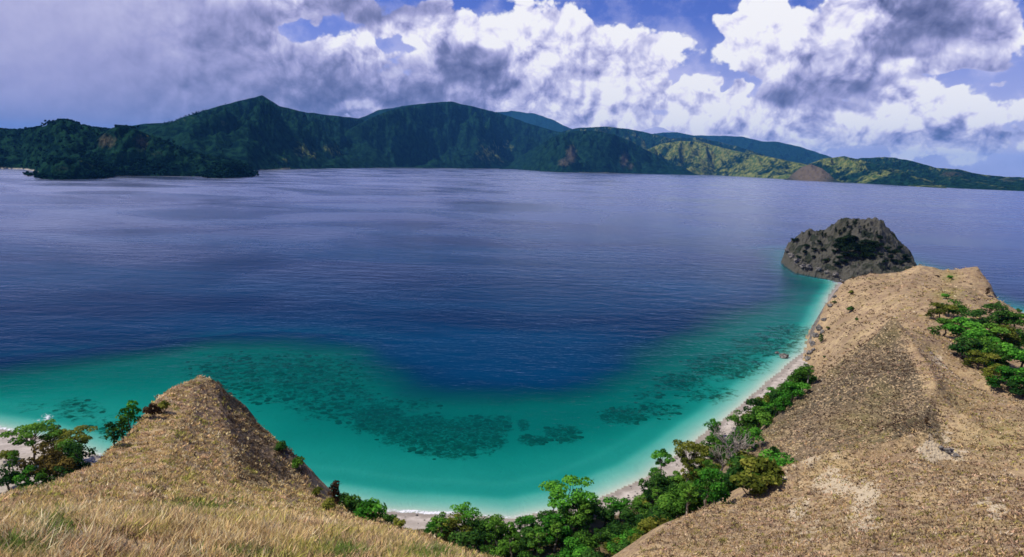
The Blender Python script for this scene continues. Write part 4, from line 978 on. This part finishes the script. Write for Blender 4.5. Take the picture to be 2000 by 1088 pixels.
# ------------------------------------------------------------------ dry grass
def grass_mat():
    m, nt, out = new_mat('dry_grass_blades')
    c = nt.attr('tint', 'Color')
    d_ = nt.n('ShaderNodeBsdfDiffuse'); nt.put(d_.inputs['Color'], c)
    tl = nt.n('ShaderNodeBsdfTranslucent'); nt.put(tl.inputs['Color'], c)
    mx = nt.n('ShaderNodeMixShader'); mx.inputs[0].default_value = .3
    nt.t.links.new(d_.outputs[0], mx.inputs[1]); nt.t.links.new(tl.outputs[0], mx.inputs[2]); nt.t.links.new(mx.outputs[0], out.inputs['Surface'])
    return m
MAT_BLADE = grass_mat()
PAL = np.array([(.68,.51,.22),(.80,.67,.36),(.54,.37,.16),(.55,.49,.13),(.38,.40,.08),(.74,.51,.29),(.15,.105,.06),(.82,.72,.46)])
def grass(name, n, b0, b1, r0_, r1_, hills, blades, hgt, wid, label, seed, dens_pow=1.0, darkp=.0, mul=(1, 1, 1)):
    rng = np.random.default_rng(seed)
    b = np.radians(rng.uniform(b0, b1, n)); r_ = r0_ * (r1_ / r0_) ** (rng.random(n) ** dens_pow)
    x, y = r_ * np.sin(b), r_ * np.cos(b)
    z, who, sd_, dc_ = land(x, y, True)
    clump = fbm(x / .9, y / .9, 3); patch = fbm(x / 3.2 + 3, y / 3.2, 3); hue = fbm(x / 1.9 + 50, y / 1.9, 3)
    keep = np.isin(who, hills) & (sd_ < 2.2) & (clump + .25 * patch + .35 * rng.random(n) > .02)
    px_, py_ = px_of(x, y, z)
    bare_ = np.maximum(blob(px_, py_, [(570,978,22,10,1.2),(640,978,18,8,1.),(780,1050,0.1,.1,0),(330,1042,16,8,1.1),(210,1058,26,10,.9),(130,965,18,8,.7),(420,1000,14,8,.6),(545,1080,30,10,.7)]),
            blob(px_, py_, [(1640,950,46,26,.8),(1690,965,36,30,.8),(1845,885,50,18,.9),(1680,1010,55,45,.5),(1590,1040,55,35,.5)]))
    keep &= bare_ < .35 + .6 * rng.random(n)
    x, y, z, r_, clump, patch, hue, px_, py_ = [a[keep] for a in (x, y, z, r_, clump, patch, hue, px_, py_)]
    n = len(x); k = blades; N = n * k
    rep = lambda a: np.repeat(a, k)
    X, Y, Z, R_ = rep(x), rep(y), rep(z), rep(r_)
    spread = rep(.10 + .0011 * r_)
    an = rng.random(N) * 6.283; X = X + spread * rng.normal(size=N); Y = Y + spread * rng.normal(size=N)
    hg = hgt * rng.uniform(.45, 1.25, N) * rep(np.clip(1.0 + 1.3 * clump, .35, 1.9)); wd_ = np.maximum(wid, .00105 * R_) * rng.uniform(.7, 1.4, N)
    lean = hg * rng.uniform(.2, 2.1, N); la = rng.random(N) * 6.283
    dx, dy = np.cos(an) * wd_, np.sin(an) * wd_
    v = np.stack([np.stack([X - dx, Y - dy, Z - .05], -1), np.stack([X + dx, Y + dy, Z - .05], -1), np.stack([X + np.cos(la) * lean, Y + np.sin(la) * lean, Z + hg], -1)], 1)
    i = np.zeros(n, int); u = rng.random(n)
    i = np.where(u < .42, 0, np.where(u < .66, 1, np.where(u < .82, 2, 5)))
    i = np.where((hue > .10) & (rng.random(n) < .55), 3, i); i = np.where((hue > .26) & (rng.random(n) < .45), 4, i)
    i = np.where((patch < -.18) & (rng.random(n) < .55), 5, i); i = np.where((clump < -.22) & (rng.random(n) < .6), 6, i); i = np.where((hue < -.22) & (rng.random(n) < .4), 7, i)
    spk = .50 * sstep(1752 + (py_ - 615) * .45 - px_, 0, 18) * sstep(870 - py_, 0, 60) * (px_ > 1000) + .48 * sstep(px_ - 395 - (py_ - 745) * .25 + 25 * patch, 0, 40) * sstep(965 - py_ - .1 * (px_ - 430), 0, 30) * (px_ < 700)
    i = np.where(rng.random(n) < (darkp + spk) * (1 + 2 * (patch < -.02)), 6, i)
    grn = blob(px_, py_, [(100,1040,30,20,1.),(10,1075,30,20,.8),(60,1080,40,15,.8),(660,1084,40,14,.9),(840,1086,60,12,.7),(480,1086,50,10,.6),(20,950,60,10,.7),(380,990,60,14,.6)])
    col = PAL[i] * np.array(mul) * rng.uniform(.50, 1.30, (n, 1)) * (1 + .5 * np.clip(fbm(x / .45 + 9, y / .45, 2), -1, 1))[:, None]; gm = (grn > rng.random(n) * .9)
    col[gm] = np.array([.15, .22, .045]) * rng.uniform(.7, 1.4, (gm.sum(), 1))
    col = np.repeat(col, k, 0) * rng.uniform(.85, 1.15, (N, 1)); C3 = np.repeat(col[:, None], 3, 1); C3[:, 2] *= 1.06; C3[:, :2] *= 1.0
    make_obj(name, v.reshape(-1, 3), np.arange(N * 3).reshape(-1, 3), MAT_BLADE, smooth=False, attrs={'tint': C3.reshape(-1, 3)}, kind='stuff', label=label)
grass('dry_grass', 150000, -44, 8, 8, 108, [0], 6, .17, .010, 'dry straw coloured grass on the near slope and the pointed knob', 21, .85, .05)
grass('dry_grass', 60000, 8, 46, 46, 125, [1], 3, .17, .014, 'short dry grass on the near right hillside', 22, .9, .13, (.80, .77, .86))
grass('dry_grass', 26000, 18, 46, 118, 215, [2], 3, .20, .018, 'sparse dry grass on the pyramid shaped hill', 24, .9, .14, (.80, .77, .86))
grass('dry_grass', 9000, 20, 44, 205, 410, [3], 3, .4, .03, 'dry grass on the far tan hill', 23, 1.0, .12, (.80, .77, .82))

# ------------------------------------------------------------------ things that still share a label are told apart by their order
ORD = ['', 'second', 'third', 'fourth', 'fifth', 'sixth', 'seventh', 'eighth', 'ninth', 'tenth', 'eleventh', 'twelfth', 'thirteenth', 'fourteenth', 'fifteenth', 'sixteenth', 'seventeenth', 'eighteenth', 'nineteenth', 'twentieth']
same = {}
for o in COL.objects:
    if o.get('label') and o.get('category') and o.parent is None: same.setdefault(o['label'], []).append(o)
for lb, os_ in same.items():
    if len(os_) < 2: continue
    os_.sort(key=lambda o: px_of(np.array(o.location.x), np.array(o.location.y), np.array(o.location.z))[0])
    for i, o in enumerate(os_):
        nm = 'leftmost' if i == 0 else 'rightmost' if i == len(os_) - 1 else (ORD[i] if i < len(ORD) else 'far') + ' from left'
        o['label'] = lb + ', ' + nm
        if not o.get('group'): o['group'] = lb
for o in COL.objects:
    if o.get('label') and len(o['label'].split()) > 16:
        ws = o['label'].split()
        o['label'] = ' '.join(ws[1:] if ws[0] in ('small', 'middling', 'large', 'tall') else [q for q in ws if q not in ('the', 'far')])
